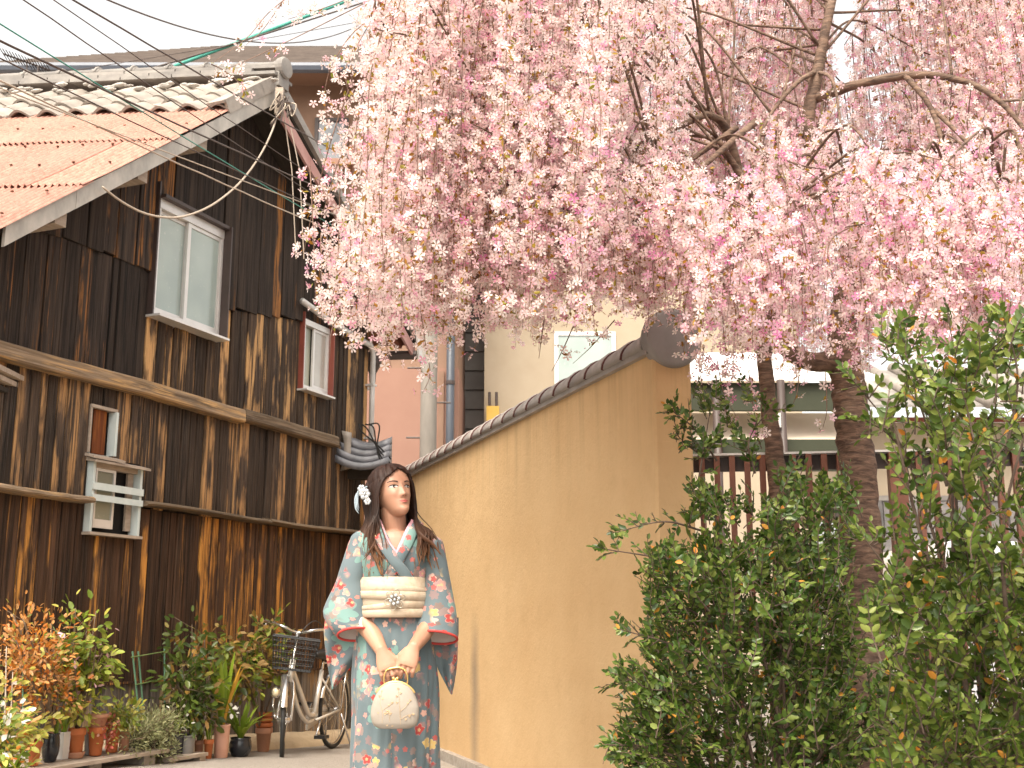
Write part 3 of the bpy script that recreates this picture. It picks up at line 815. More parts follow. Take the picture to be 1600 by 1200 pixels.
# timber awning end poking in at the left
a0 = at(6, 600, 6.6)
aw = thing('timber_awning', 'end of a small pale timber awning poking out beside the wooden house', 'awning', a0)
for k, (dz, m_) in enumerate(((.045, M_oldwood), (.0, M_oldwood), (-.05, M_soffit))):
    MB().loft([[Vector((-.8, -.2, dz - .15)), Vector((.06 - .02 * k, -.2, dz - .0)), Vector((.06 - .02 * k, .25, dz)), Vector((-.8, .25, dz - .15))], [Vector((-.8, -.2, dz - .12)), Vector((.06 - .02 * k, -.2, dz + .028)), Vector((.06 - .02 * k, .25, dz + .028)), Vector((-.8, .25, dz - .12))]]).build('board', m_, aw)

# ================================================================== WIRES
M_wire = mat_var('dark_wire', (.05, .035, .03), (.09, .06, .05), 30, .6, bump=0)
M_wiretan = mat_var('tan_wire', (.42, .34, .27), (.50, .42, .34), 20, .6, bump=0)
M_wiregreen = mat_var('green_wire', (.03, .22, .17), (.05, .30, .24), 20, .5, bump=0)
def wire(a, b_, r, mat, label, sag=.0, mid=None, wig=0.0):
    A, B = at(*a), at(*b_); pts = []
    n = 28
    for i in range(n + 1):
        t = i / n; p = A.lerp(B, t); p.z -= sag * 4 * t * (1 - t)
        if wig: p += Vector((rnd.uniform(-wig, wig), 0, rnd.uniform(-wig, wig)))
        pts.append(p)
    o = MB().tube(pts, r, 5).build('overhead_wire', mat, None, True)
    return tag(o, label, 'wire', 'wires strung past the gable')
WE = 13.3
def extend(a, b_, ya, yb=WE):
    """straight line in the photograph through a and b, from left of the frame to the pole"""
    k = (b_[1] - a[1]) / (b_[0] - a[0])
    return (-60, a[1] + k * (-60 - a[0]), ya), (664, a[1] + k * (664 - a[0]), yb)
WS = 'straight overhead wire running past the gable to the utility pole'
wire(*extend((0, 62), (487, 281), 3.9), .0055, M_wire, 'thick dark overhead wire crossing the tiled ridge towards the pole', .04, wig=.002)
wire(*extend((120, 0), (487, 210), 3.9), .005, M_wire, 'brown overhead wire passing just above the gable peak', .03, wig=.002)
for (a, b_, r, lb) in (((88, 0), (487, 268), .003, 'thinnest dark wire crossing the tiles beneath the brown wire above the peak'), ((40, 0), (469, 285), .0035, 'thin dark wire crossing the middle of the tiled ridge down to the gable'), ((0, 90), (525, 332), .0035, 'thin dark wire slanting over the rusted iron sheets and the gable')):
    wire(*extend(a, b_, 3.8 + rnd.uniform(0, .3)), r, M_wire, lb, .03, wig=.002)
wire(*extend((150, 125), (521, 346), 3.9), .0035, M_wiregreen, 'green insulated wire slanting across the charred gable boards', .04)
wire(*extend((0, 124), (521, 352), 3.9), .0045, M_wiretan, 'pale twisted overhead wire lowest of those crossing the gable', .05, wig=.003)
wire(*extend((240, 225), (525, 330), 3.9), .0035, M_wiretan, 'pale thin wire crossing the gable beneath the dark ones', .03)
wire((150, -8, 7.0), (560, 40, 14), .007, M_wire, 'slack dark wire sagging in the open sky above the roofs', .30)
wire((250, 112, 12.2), (640, -35, 14.5), .022, M_wiregreen, 'blue green bundled cable rising over the ribbed roof', .0)
wire((200, 118, 12.0), (640, -20, 14.3), .012, M_wire, 'dark cable running beside the green bundle above the ribbed roof', .02)
wire((-40, 135, 13), (640, 20, 15), .005, M_wire, 'faint thin wire far behind the tiled ridge', .02)
# cable looped from the gable peak down past the big window and up to the barge
lp = [(436, 168), (425, 205), (405, 245), (375, 285), (335, 318), (295, 336), (262, 340), (225, 333), (190, 315), (160, 292)]
pts = []
for i, (x, y) in enumerate(lp):
    o_ = .42 if i < 2 else .40 if i < 8 else .40
    s, z = fac(x, y, o_); pts.append(FC + FD * s + FN * o_ + Vector((0, 0, z)))
o = MB().tube(catmull(pts, 6), .0075, 7).build('hanging_cable', M_wiretan, None, True)
tag(o, 'pale cable drooping in a loop from the gable peak across the big window', 'cable')
# knot of cable and insulator at the gable peak
kn = thing('cable_knot', 'tangle of cable ends and a bracket tied at the gable peak', 'cables', pts[0])
MB().bb(-.03, .03, -.02, .03, -.06, .16).build('bracket', M_oldwood, kn)
for k in range(7):
    P0 = Vector((rnd.uniform(-.02, .05), -.03, rnd.uniform(.0, .1))); c_ = Vector((rnd.uniform(-.08, .12), -.06, rnd.uniform(-.2, .0)))
    MB().tube(catmull([P0, P0 + c_ * .6 + Vector((.04, 0, .03)), c_, P0 + Vector((.05, -.01, -.02))], 6), .005, 5).build('cable_loop', M_wiretan if k % 2 else M_wire, kn, True)
for dx in (.03, .06): MB().tube([(dx, .0, 0), (dx * 2 + .05, .05, -.5), (dx * 2 + .1, .1, -1.2)], .004, 5).build('drop_wire', M_wiretan, kn)
# tv antenna
an = thing('tv_antenna', 'small rooftop television antenna with many short rods over the tiled ridge', 'antenna', at(5, 84, 9.2))
a1 = at(5, 84, 9.2); a2 = at(78, 110, 9.4)
MB().tube([(0, 0, 0), a2 - a1], .008, 6).build('boom', M_brown, an)
for k in range(16):
    c_ = (a2 - a1) * (k / 15); MB().tube([c_ + Vector((-.01, -.06, .028)), c_ + Vector((.01, .06, -.026))], .004, 5).build('rod', M_brown, an)
MB().tube(catmull([(a2 - a1) * .5, (a2 - a1) * .55 + Vector((0, 0, -.09)), (a2 - a1) * .8 + Vector((0, 0, -.09))], 5), .005, 5).build('lead', M_wire, an)
MB().tube([(a2 - a1) * .75, (a2 - a1) * .75 + Vector((0, 0, -.4))], .012, 6).build('mast', M_brown, an)
# ================================================================== YARD BEHIND THE SLATTED FENCE
fA = at(1079, 715, 5.78); fB = at(1640, 703, 5.5)
fdir = (fB - fA); fl_ = Vector((fdir.x, fdir.y, 0)).length + .9
fe = thing('slatted_fence', 'brown metal fence of upright slats joined to the end of the yellow wall', 'fence', (fA.x, fA.y, 0), math.atan2(fdir.y, fdir.x))
M_fence = mat_var('brown_fence_paint', (.155, .055, .032), (.20, .075, .045), 9, .5, bump=.1)
FT = 1.86
MB().bb(-.02, fl_, -.03, .035, FT + .001, FT + .012).build('cap_strip', M_alu, fe)
MB().bb(-.02, fl_, .012, .030, FT - .075, FT - .001).build('top_rail', M_brown, fe)
MB().bb(-.02, fl_, .012, .030, .22, .29).build('bottom_rail', M_brown, fe)
MB().bb(-.02, fl_, .012, .030, 1.0, 1.05).build('middle_rail', M_brown, fe)
k = 0; x = .055
post = (1394, 1900)
pX = [at(q, 720, 5.6).x - fA.x for q in (1406, 1830)]
while x < fl_:
    if not any(abs(x - p) < .055 for p in pX):
        MB().bb(x - .0145, x + .0145, -.028, .010, .12, FT).build('slat', M_fence, fe)
    x += .0745
for p in pX: MB().bb(p - .04, p + .04, -.05, .045, 0, FT - .003).build('post', M_fence, fe)

# pavilion with pale canvas behind the fence
PY = 9.0
pv = thing('garden_pavilion', 'dark green framed canvas pavilion standing in the yard behind the slatted fence', 'pavilion', (0, PY, 0))
M_dgreen = mat_var('dark_green_board', (.030, .036, .018), (.045, .052, .028), 4, .7, bump=.1)
M_canvas = mat_var('pale_canvas', (.70, .60, .48), (.78, .69, .57), 2.5, .85, bump=.1)
M_white = mat_var('white_canvas', (.80, .79, .78), (.86, .85, .84), 2, .8, bump=.05)
xa, xb = at(1040, 620, PY).x, at(1352, 620, PY).x
zz = [at(1200, q, PY).z for q in (600, 643, 688, 713)]
MB().bb(xa, xb, -.05, 0, zz[1], zz[0]).build('fascia', M_dgreen, pv)
MB().bb(xa, xb, -.05, 0, zz[3] - .12, zz[2]).build('fascia', M_dgreen, pv)
b = MB(); b.loft([[Vector((xa, .02, zz[2] - .02)), Vector((xb, .02, zz[2] - .02)), Vector((xb, .06, zz[2] - .02)), Vector((xa, .06, zz[2] - .02))], [Vector((xa, .35, zz[1] + .05)), Vector((xb, .35, zz[1] + .05)), Vector((xb, .39, zz[1] + .05)), Vector((xa, .39, zz[1] + .05))]]); b.build('canvas_panel', M_canvas, pv)
b = MB(); b.loft([[Vector((xa - .1, -.1, zz[0] + .005)), Vector((xb + .1, -.1, zz[0] + .005)), Vector((xb + .1, -.1, zz[0] + .035)), Vector((xa - .1, -.1, zz[0] + .035))], [Vector((xa - .1, 1.6, zz[0] + .6)), Vector((xb + .1, 1.6, zz[0] + .6)), Vector((xb + .1, 1.6, zz[0] + .63)), Vector((xa - .1, 1.6, zz[0] + .63))]]); b.build('canvas_roof', M_white, pv)
for q in (1222, 1120, 1345):
    xx = at(q, 650, PY - .1).x
    MB().tube([(xx, -.1, 0), (xx, -.1, zz[0] + .01)], .032, 10).build('post', M_brown, pv, True)
xx = at(1218, 650, PY - .15).x
MB().bb(xx - .03, xx + .012, -.145, -.134, at(1218, 672, PY).z, at(1218, 650, PY).z).build('notice_tag', M_alu, pv)

# cream house with tiled eave and stone base, right of the yard
rh = thing('tiled_cream_house', 'cream house with a grey tiled eave, red beam and dark stone base beyond the fence', 'house', (0, 11.0, 0))
xa = at(1340, 700, 11).x; xb = xa + 5.5
ze, zb_, zs, zs0 = at(1400, 652, 11).z, at(1400, 660, 11).z, at(1400, 783, 11).z, at(1400, 845, 11).z
MB().bb(xa, xb, 0, 3, zs + .05, zb_ - .001).build('wall', M_cream, rh)
MB().bb(xa - .05, xb, -.06, .0, zb_ - .0, ze - .01).build('red_beam', M_redbrown, rh)
MB().bb(xa - .02, xb, -.05, .2, zs, zs + .048).build('sill_course', M_tile2, rh)
for r_ in range(7):
    for c_ in range(14):
        MB().bb(xa + c_ * .4 + (r_ % 2) * .2 - .2, xa + c_ * .4 + (r_ % 2) * .2 + .19, -.04 + rnd.uniform(-.01, .01), .2, zs - .31 * (r_ + 1) + .008, zs - .31 * r_ - .004).build('stone', mat_var('dark_base_stone', (.10, .095, .095), (.20, .185, .18), 9, .9, bump=.7, objrand=.2) if r_ + c_ == 0 else bpy.data.materials['dark_base_stone'], rh)
erf = part(rh, 'eave')
for k in range(18):
    xx = xa - .1 + k * .30
    b = MB(); b.tube([(xx, -.5, ze + .055), (xx, 1.2, ze + .75)], .065, 10); b.build('round_tile', M_tile, erf, True)
    b = MB(); b.loft([[Vector((xx + .05, -.48, ze + .01)), Vector((xx + .25, -.48, ze + .01)), Vector((xx + .25, -.48, ze + .035)), Vector((xx + .05, -.48, ze + .035))], [Vector((xx + .05, 1.2, ze + .70)), Vector((xx + .25, 1.2, ze + .70)), Vector((xx + .25, 1.2, ze + .73)), Vector((xx + .05, 1.2, ze + .73))]]); b.build('flat_tile', M_tile2, erf)

# white van parked in the yard, seen from behind through the bush
vx = at(1440, 900, 8.2).x
van = thing('parked_van', 'white boxy van parked in the yard behind the fence and bush', 'van', (vx + .72, 8.2, 0))
M_car = mat_var('white_car_paint', (.74, .74, .75), (.78, .78, .79), 2, .25, bump=0); M_car.node_tree.nodes['Principled BSDF'].inputs['Coat Weight'].default_value = .8
rings = []
for y, sc in ((-.02, .93), (0, .97), (.06, 1.0), (1.6, 1.0), (2.6, .99), (2.8, .95)):
    hw = .72 * sc; top = 1.60 - (.03 if sc < .97 else 0) - (.25 if y > 2.5 else 0)
    rings.append([Vector((q[0], y, q[1])) for q in ((-hw, .32), (-hw, .95), (-hw * .985, 1.1), (-hw * .88, top - .10), (-hw * .76, top), (hw * .76, top), (hw * .88, top - .10), (hw * .985, 1.1), (hw, .95), (hw, .32))])
MB().loft(rings).build('body', M_car, van)
M_cglass = m_glass('car_glass', (.04, .045, .05), .05)
MB().prism([(-.56, -.021, 1.0), (.56, -.021, 1.0), (.50, -.021, 1.44), (-.50, -.021, 1.44)], (0, -.012, 0), (0, .01, 0)).build('rear_window', M_cglass, van)
b = MB(); b.tube(catmull([(-.585, -.035, 1.0), (-.57, -.035, 1.2), (-.53, -.035, 1.44), (-.48, -.035, 1.475), (.48, -.035, 1.475), (.53, -.035, 1.44), (.57, -.035, 1.2), (.585, -.035, 1.0), (.55, -.035, .97), (-.55, -.035, .97), (-.585, -.035, 1.0)], 4), .018, 6); b.build('window_trim', M_alu, van, True)
M_red = mat_var('red_tail_light', (.45, .02, .015), (.55, .03, .02), 4, .2, bump=0)
for sx in (-1, 1):
    MB().bb(sx * .60 - .07, sx * .60 + .07, -.045, -.018, .62, .88).build('tail_light', M_red, van)
MB().bb(-.70, .70, -.10, -.015, .30, .50).build('bumper', M_alu, van)
MB().bb(-.165, .165, -.035, -.019, .66, .82).build('number_plate', M_white, van)
for sx in (-1, 1):
    for y in (.45, 2.3):
        c = Vector((sx * .66, y, .29)); b = MB()
        b.loft([[c + Vector((xx, math.cos(q) * rr, math.sin(q) * rr)) for q in [2 * PI * m_ / 24 for m_ in range(24)]] for xx, rr in ((-.08, .20), (-.08, .275), (-.06, .29), (.06, .29), (.08, .275), (.08, .20))]); wt = b.build('wheel', M_dark, van, True)
        b = MB(); b.loft([[c + Vector((sx * xx, math.cos(q) * rr, math.sin(q) * rr)) for q in [2 * PI * m_ / 20 for m_ in range(20)]] for xx, rr in ((.078, .19), (.088, .17), (.07, .06), (.075, .02))]); b.build('hub_cap', M_alu, wt)
        wt.parent = van
# ================================================================== POTS AND PLANTS ALONG THE HOUSE
def fp(x, y, o=.45):
    s, z = fac(x, y, o); p = FC + FD * s + FN * o; p.z = z; return p
M_terra = mat_var('orange_terracotta', (.42, .115, .035), (.52, .17, .06), 9, .8, bump=.15, bscale=60)
M_terra2 = mat_var('dusty_terracotta', (.42, .20, .12), (.54, .29, .19), 7, .85, bump=.2, bscale=60)
M_pinkpot = mat_var('pink_terracotta', (.56, .30, .21), (.64, .38, .29), 5, .8, bump=.15, bscale=60)
M_black = mat_var('black_glaze', (.012, .014, .018), (.022, .024, .03), 5, .12, bump=0)
M_grey = mat_var('grey_plastic', (.16, .155, .15), (.22, .21, .20), 6, .5, bump=0)
M_wpot = mat_var('white_planter', (.58, .56, .53), (.68, .66, .63), 6, .6, bump=.1)
M_soil = mat_var('soil', (.05, .03, .02), (.10, .065, .04), 40, .95, bump=.6)
M_stem = mat_var('brown_stem', (.12, .08, .05), (.22, .16, .11), 30, .85, bump=.3)
M_gstem = mat_var('green_stem', (.10, .16, .04), (.16, .22, .07), 20, .6, bump=0)
def pot_body(h, r, shape):
    if shape == 'square':
        b = MB(); w_ = r * .92
        b.loft([[Vector((sx * w_ * k, sy * w_ * k, z)) for sx, sy in ((-1, -1), (1, -1), (1, 1), (-1, 1))] for k, z in ((.82, 0), (.97, h * .93), (1.02, h * .93), (1.02, h), (.92, h), (.9, h * .9))]); return b, h * .9, r * .8
    P = {'rim': [(.60, 0), (.66, .04), (.86, .76), (.98, .77), (1.0, .80), (1.0, .98), (.97, 1.0), (.88, 1.0), (.84, .93)],
         'plain': [(.66, 0), (.72, .03), (.93, .93), (1.0, .95), (1.0, 1.0), (.92, 1.0), (.88, .93)],
         'round': [(.62, 0), (.70, .03), (.97, .35), (1.0, .55), (.96, .78), (.88, .92), (.93, 1.0), (.84, 1.0), (.80, .92)],
         'tall': [(.74, 0), (.80, .03), (.86, .5), (.97, .95), (1.0, .97), (1.0, 1.0), (.90, 1.0), (.86, .94)],
         'ribbed': [(.70, 0)] + [(.72 + .25 * i / 16 + (.02 if i % 2 else 0), .02 + .93 * i / 16) for i in range(17)] + [(1.03, .96), (1.03, 1.0), (.93, 1.0), (.88, .93)]}[shape]
    return MB().lathe([(a * r, z * h) for a, z in P], n=24, caps=True), P[-1][1] * h, P[-1][0] * r
def pot(name, label, cat, x, yb, yt, wpx, mat, shape='rim', o=.45, zb=None, group=None):
    p = fp(x, yb, o)
    p.z = ground_z(p.x, p.y) if zb is None else zb
    pm = FPX / (p.y * CP + (p.z - CAMZ) * SP)
    h = (yb - yt) / pm; r = wpx / pm / 2
    t = thing(name, label, cat, p, rnd.uniform(0, 6) if shape != 'square' else FROT, group)
    b, zs_, rs_ = pot_body(h, r, shape)
    pb_ = b.build('pot', mat, t, shape != 'square')
    MB().lathe([(rs_ * 1.0, zs_ - .012), (rs_ * .98, zs_), (rs_ * .5, zs_ + .004), (.002, zs_ + .006)], n=16).build('soil', M_soil, pb_)
    return t, p, h, r, zs_
LEAF_T = np.array([(0, 0, 0), (.30, .42, .06), (.72, .36, .05), (1, 0, -.04), (.72, -.36, .05), (.30, -.42, .06), (.5, 0, -.03)])
LEAF_F = [(0, 6, 1), (1, 6, 2), (2, 6, 3), (3, 6, 4), (4, 6, 5), (5, 6, 0)]
def leaf_R(dirs, nrm):
    d = dirs / np.linalg.norm(dirs, axis=1, keepdims=True)
    y = np.cross(nrm, d); y /= np.maximum(np.linalg.norm(y, axis=1, keepdims=True), 1e-6)
    n = np.cross(d, y)
    return np.stack([d, y, n], axis=2)
def leaves_obj(name, parent, pos, dirs, nrm, ln, wd, mats, mi=None, kind='stuff'):
    pos = np.array(pos, float); n = len(pos)
    R = leaf_R(np.array(dirs, float), np.array(nrm, float))
    ln = np.broadcast_to(ln, n); wd = np.broadcast_to(wd, n)
    size = np.stack([ln, wd, ln], axis=1)
    V, L, C, M = scatter(LEAF_T, LEAF_F, [0] * 6, pos, R, size)
    if mi is not None: M = np.repeat(np.asarray(mi), 6)
    o = link(name, np_mesh(name, V, L, C, mats, M, True), parent)
    if kind: o['kind'] = kind
    return o
def bushy(t, tw, origin, tips, n_leaf, ln, wd, mats, stem_mat, r0=.008, spread=.05, droop=-.2, mi_p=None, leaf_from=.35, seed=1, up=.4, name='foliage'):
    """stems from the pot to each tip (world points) and leaves scattered round them; children in the thing's axes"""
    rs = np.random.RandomState(seed); inv = tw.matrix_world_inv
    O = Vector(origin); pos, dirs, nr = [], [], []
    sb = MB()
    for tip in tips:
        T_ = Vector(tip); mid = O.lerp(T_, .5) + Vector((rs.uniform(-.03, .03), rs.uniform(-.03, .03), rs.uniform(.0, .03)))
        pts = catmull([O, mid, T_], 6); sb.tube([inv @ p for p in pts], list(np.linspace(r0, r0 * .25, len(pts))), 5)
        for i in range(n_leaf):
            q = leaf_from + (1 - leaf_from) * rs.rand() ** .7; k = min(len(pts) - 2, int(q * (len(pts) - 1))); p = pts[k].lerp(pts[k + 1], rs.rand())
            w_ = rs.normal(0, 1, 3) * spread * (.6 + .6 * q); p2 = p + Vector(w_)
            if rs.rand() < .04: sb.tube([inv @ p, inv @ p2], [.002, .0012], 4)
            d = Vector(w_) + Vector((0, 0, droop * spread)); d = d if d.length > 1e-4 else Vector((1, 0, 0)); d.normalize()
            pos.append(inv @ p2); dirs.append(tw.rot_inv @ d); nn = Vector(rs.normal(0, .5, 3)) + Vector((.3, -.3, up + .5)); nr.append(tw.rot_inv @ nn)
    mi = None
    if mi_p is not None: mi = rs.choice(len(mi_p), len(pos), p=mi_p)
    sb.build('stem', stem_mat, t, True)
    sz = rs.uniform(.7, 1.25, len(pos))
    leaves_obj(name, t, pos, dirs, nr, ln * sz, wd * sz, mats, mi)
class TW:                                             # world <-> thing helper
    def __init__(self, t):
        self.t = t; m = Matrix.Translation(t.location) @ t.rotation_euler.to_matrix().to_4x4()
        self.matrix_world_inv = m.inverted(); self.rot_inv = m.to_3x3().inverted()
def bush_in(t, *a, **k): bushy(t, TW(t), *a, **k)
def blades(t, base, n, ln, wd, mat, spread=.5, bend=.5, seed=3, name='leaf', up=1.0):
    """strap leaves, each its own part, arching from the pot"""
    rs = random.Random(seed)
    for i in range(n):
        a = rs.uniform(0, 2 * PI); L_ = ln * rs.uniform(.6, 1.15); out = spread * rs.uniform(.3, 1.1); bd = bend * rs.uniform(.2, 1.3)
        c = Vector((math.cos(a), math.sin(a), 0)); sd = Vector((-math.sin(a), math.cos(a), 0))
        b = MB(); rings = []
        for j in range(7):
            q = j / 6; x = out * L_ * (q * .55 + .45 * q * q); z = up * L_ * (q - bd * q * q * .8)
            p = Vector(base) + c * (x + .012) + Vector((0, 0, z)); w2 = wd * (math.sin(PI * min(1, .12 + q * .88)) ** .6) * .5
            rings.append([p - sd * w2 + Vector((0, 0, .15 * w2)), p, p + sd * w2 + Vector((0, 0, .15 * w2))])
        b.loft(rings, False, False); b.build(name, mat, t, True)
G1 = leaf_mat('fresh_green_leaf', [(.13, .19, .02), (.22, .28, .035), (.34, .38, .06)])
G2 = leaf_mat('dark_green_leaf', [(.045, .075, .015), (.08, .12, .02), (.13, .16, .03)], .3)
G3 = leaf_mat('bronze_leaf', [(.20, .17, .03), (.34, .20, .05), (.45, .30, .14), (.24, .22, .04)], .3)
G4 = leaf_mat('maple_red_leaf', [(.42, .12, .02), (.56, .20, .03), (.52, .28, .10), (.60, .32, .14)])
G5 = leaf_mat('silver_green_leaf', [(.17, .19, .08), (.28, .29, .14), (.38, .37, .20)])
G6 = leaf_mat('strap_leaf', [(.14, .22, .02), (.22, .32, .03), (.32, .40, .06)], .4, .3, 'obj')
G7 = leaf_mat('yellow_green_leaf', [(.34, .33, .05), (.46, .42, .08), (.55, .48, .16), (.24, .26, .05)])
FPk = leaf_mat('pink_flower', [(.75, .40, .48), (.85, .58, .64)])
FWh = leaf_mat('white_flower', [(.80, .78, .72), (.86, .84, .80)])
FRd = leaf_mat('red_succulent', [(.38, .06, .04), (.55, .16, .12), (.60, .34, .26)])

# bench and pallet under the pots
bz = .30
bench = thing('plank_bench', 'low bench of grey planks on blocks carrying the row of pots', 'bench', fp(130, 1182, .45), FROT)
bench.location.z = 0; bs = fac(130, 1182, .45)[0]
for k, oo in enumerate((-.16, -.03, .10)):
    MB().bb(3.38 - bs, 4.50 - bs, oo - .06, oo + .06, bz - .025, bz - .001 - .002 * k).build('plank', M_oldwood, bench)
for s_ in (3.52, 3.98, 4.36):
    MB().bb(s_ - bs - .05, s_ - bs + .05, -.15, .13, .1, bz - .026).build('block', M_kerb, bench)
pal = thing('wooden_pallet', 'low grey wooden pallet under the round silver shrub', 'pallet', fp(245, 1178, .42), FROT)
pal.location.z = 0; ps = fac(245, 1178, .42)[0]; pz = .235
for oo in (-.13, 0, .13): MB().bb(2.98 - ps, 3.36 - ps, oo - .05, oo + .05, pz - .02, pz).build('plank', M_oldwood, pal)
for s_ in (3.02, 3.32): MB().bb(s_ - ps - .03, s_ - ps + .03, -.17, .17, .12, pz - .021).build('bearer', M_oldwood, pal)

# --- on the bench, from the far left
t, p, h, r, zs_ = pot('potted_plant', 'terracotta pot half hidden in yellow green leaves beside the maple', 'potted plant', 53, 1187, 1150, 22, M_terra, 'rim', .5, bz)
bush_in(t, p + Vector((0, 0, zs_)), [fp(x, y, .5) for x, y in ((45, 1128), (55, 1122), (36, 1135), (62, 1138))], 32, .045, .024, [G7, FRd], M_gstem, .004, .03, mi_p=[.85, .15], seed=5)
t, p, h, r, zs_ = pot('potted_maple', 'red leaved maple sapling in a glossy black pot on the bench', 'potted tree', 78, 1182, 1139, 27, M_black, 'round', .45, bz)
bush_in(t, p + Vector((0, 0, zs_)), [fp(x, y, o_) for x, y, o_ in ((35, 965, .45), (55, 985, .5), (80, 975, .4), (25, 1000, .5), (45, 1020, .4), (70, 1010, .5), (90, 1005, .35), (20, 960, .35), (82, 1065, .45), (95, 1075, .5), (60, 1045, .3), (30, 1040, .55), (75, 1040, .5))], 105, .036, .018, [G4, G7], M_stem, .011, .055, mi_p=[.85, .15], leaf_from=.55, seed=6, droop=.3)
blades(t, (.02, 0, zs_), 9, .16, .014, G6, .4, .3, 8)
t, p, h, r, zs_ = pot('potted_plant', 'pale square planter of upright strap leaves beside the black pot', 'potted plant', 97, 1181, 1140, 17, M_wpot, 'square', .42, bz)
blades(t, (0, 0, zs_), 12, .17, .015, G6, .35, .4, 9)
t, p, h, r, zs_ = pot('potted_sapling', 'leafy sapling with pink flowers in an orange terracotta pot with saucer', 'potted tree', 118, 1181, 1136, 27, M_terra, 'rim', .45, bz)
MB().lathe([(r * .8, -.0), (r * 1.05, .03), (r * 1.0, .032), (r * .78, .008)], n=20).build('saucer', M_terra2, t)
bush_in(t, p + Vector((0, 0, zs_)), [fp(x, y, o_) for x, y, o_ in ((118, 950, .45), (150, 955, .45), (110, 990, .5), (135, 985, .4), (150, 1010, .5), (160, 1020, .45), (128, 1020, .4), (95, 1010, .45), (178, 1012, .5), (145, 1045, .5), (115, 1045, .4), (140, 1065, .45))], 40, .055, .032, [G1, G7, FPk], M_stem, .010, .05, mi_p=[.80, .15, .05], leaf_from=.5, seed=7)
bush_in(t, p + Vector((.02, 0, zs_)), [fp(x, y, .5) for x, y in ((110, 1090), (130, 1085), (145, 1100), (120, 1110), (100, 1095))], 26, .04, .022, [G7, G1], M_gstem, .003, .035, mi_p=[.7, .3], seed=8)
tag(MB().bb(-.028, .028, -.005, .005, -.05, .05).build('plant_tag', M_white, t)); t.children[-1].location = (TW(t).matrix_world_inv @ fp(99, 1068, .47))
t, p, h, r, zs_ = pot('flower_pot', 'slim dark grey plastic pot squeezed between two terracotta pots', 'pot', 136, 1179, 1145, 12, M_grey, 'plain', .42, bz)
t, p, h, r, zs_ = pot('flower_pot', 'terracotta pot with a smaller dusty pink pot stacked on it', 'pot', 149, 1178, 1135, 28, M_terra, 'rim', .47, bz)
pm_ = FPX / 7.9
b, _, _ = pot_body(.075, .062, 'rim'); o = b.build('stacked_pot', M_terra2, t, True); o.location = (0, 0, zs_ + .006)
t, p, h, r, zs_ = pot('potted_succulent', 'orange terracotta pot overflowing with trailing red succulent', 'potted plant', 174, 1176, 1133, 26, M_terra, 'rim', .45, bz)
bush_in(t, p + Vector((0, 0, zs_)), [fp(x, y, o_) for x, y, o_ in ((165, 1128, .5), (168, 1150, .56), (166, 1165, .56), (180, 1130, .5), (162, 1140, .55))], 40, .022, .016, [FRd, G7], M_stem, .003, .018, mi_p=[.8, .2], seed=9, leaf_from=.2)
t, p, h, r, zs_ = pot('potted_plant', 'dusty brown pot of bright yellow green leaves at the bench end', 'potted plant', 193, 1175, 1140, 18, M_terra2, 'tall', .45, bz)
bush_in(t, p + Vector((0, 0, zs_)), [fp(x, y, o_) for x, y, o_ in ((180, 1108, .5), (195, 1105, .45), (208, 1110, .5), (185, 1120, .5), (200, 1122, .55), (172, 1118, .45))], 40, .04, .024, [G7, G1], M_gstem, .004, .03, mi_p=[.6, .4], seed=10)
# silver shrub in a dark trough
p = fp(245, 1178, .42); p.z = pz
t = thing('potted_shrub', 'round silvery green shrub spilling over a dark trough on the pallet', 'potted plant', p, FROT)
MB().loft([[Vector((sx * .19 * k, sy * .10 * k, z)) for sx, sy in ((-1, -1), (1, -1), (1, 1), (-1, 1))] for k, z in ((.88, .001), (1, .13), (1.04, .13), (1.04, .15), (.95, .15), (.93, .13))]).build('trough', M_black, t)
bush_in(t, p + Vector((0, 0, .13)), [fp(244 + 44 * math.cos(a) * q, 1145 + 34 * math.sin(a) * q + 6, .50 + .16 * math.sin(a * 3 + q * 5)) for a in [k * .42 for k in range(15)] for q in (.55, .95)], 130, .028, .008, [G5], M_stem, .004, .035, leaf_from=.3, seed=11, droop=.5)
# --- on the ground towards the bicycle
t, p, h, r, zs_ = pot('potted_plant', 'ribbed grey plastic pot of short green shoots next to the silver shrub', 'potted plant', 290, 1186, 1148, 28, M_grey, 'ribbed', .5)
blades(t, (0, 0, zs_), 16, .13, .018, G6, .45, .4, 12)
bush_in(t, p + Vector((0, 0, zs_)), [fp(x, y, .55) for x, y in ((278, 1118), (290, 1125), (270, 1128), (300, 1132))], 14, .03, .02, [G1, FWh], M_gstem, .003, .03, mi_p=[.7, .3], seed=13)
t, p, h, r, zs_ = pot('potted_camellia', 'tall dark leaved camellia in a small dusty brown pot', 'potted tree', 310, 1184, 1157, 16, M_terra2, 'rim', .42)
bush_in(t, p + Vector((0, 0, zs_)), [fp(x, y, o_) for x, y, o_ in ((275, 995, .4), (300, 975, .4), (320, 990, .4), (335, 1000, .35), (265, 1040, .4), (285, 1040, .5), (305, 1030, .4), (325, 1050, .5), (335, 1070, .4), (270, 1075, .45), (295, 1075, .5), (315, 1090, .5), (280, 1100, .4), (330, 1100, .5))], 48, .060, .034, [G2, G3], M_stem, .009, .055, mi_p=[.82, .18], leaf_from=.45, seed=14)
t, p, h, r, zs_ = pot('potted_plant', 'small orange terracotta pot of green shoots beside the tall pink pot', 'potted plant', 325, 1184, 1155, 16, M_terra, 'rim', .5)
blades(t, (0, 0, zs_), 9, .12, .015, G6, .3, .3, 15)
t, p, h, r, zs_ = pot('potted_amaryllis', 'tall straight sided pink pot with long arching strap leaves', 'potted plant', 345, 1182, 1132, 26, M_pinkpot, 'tall', .5)
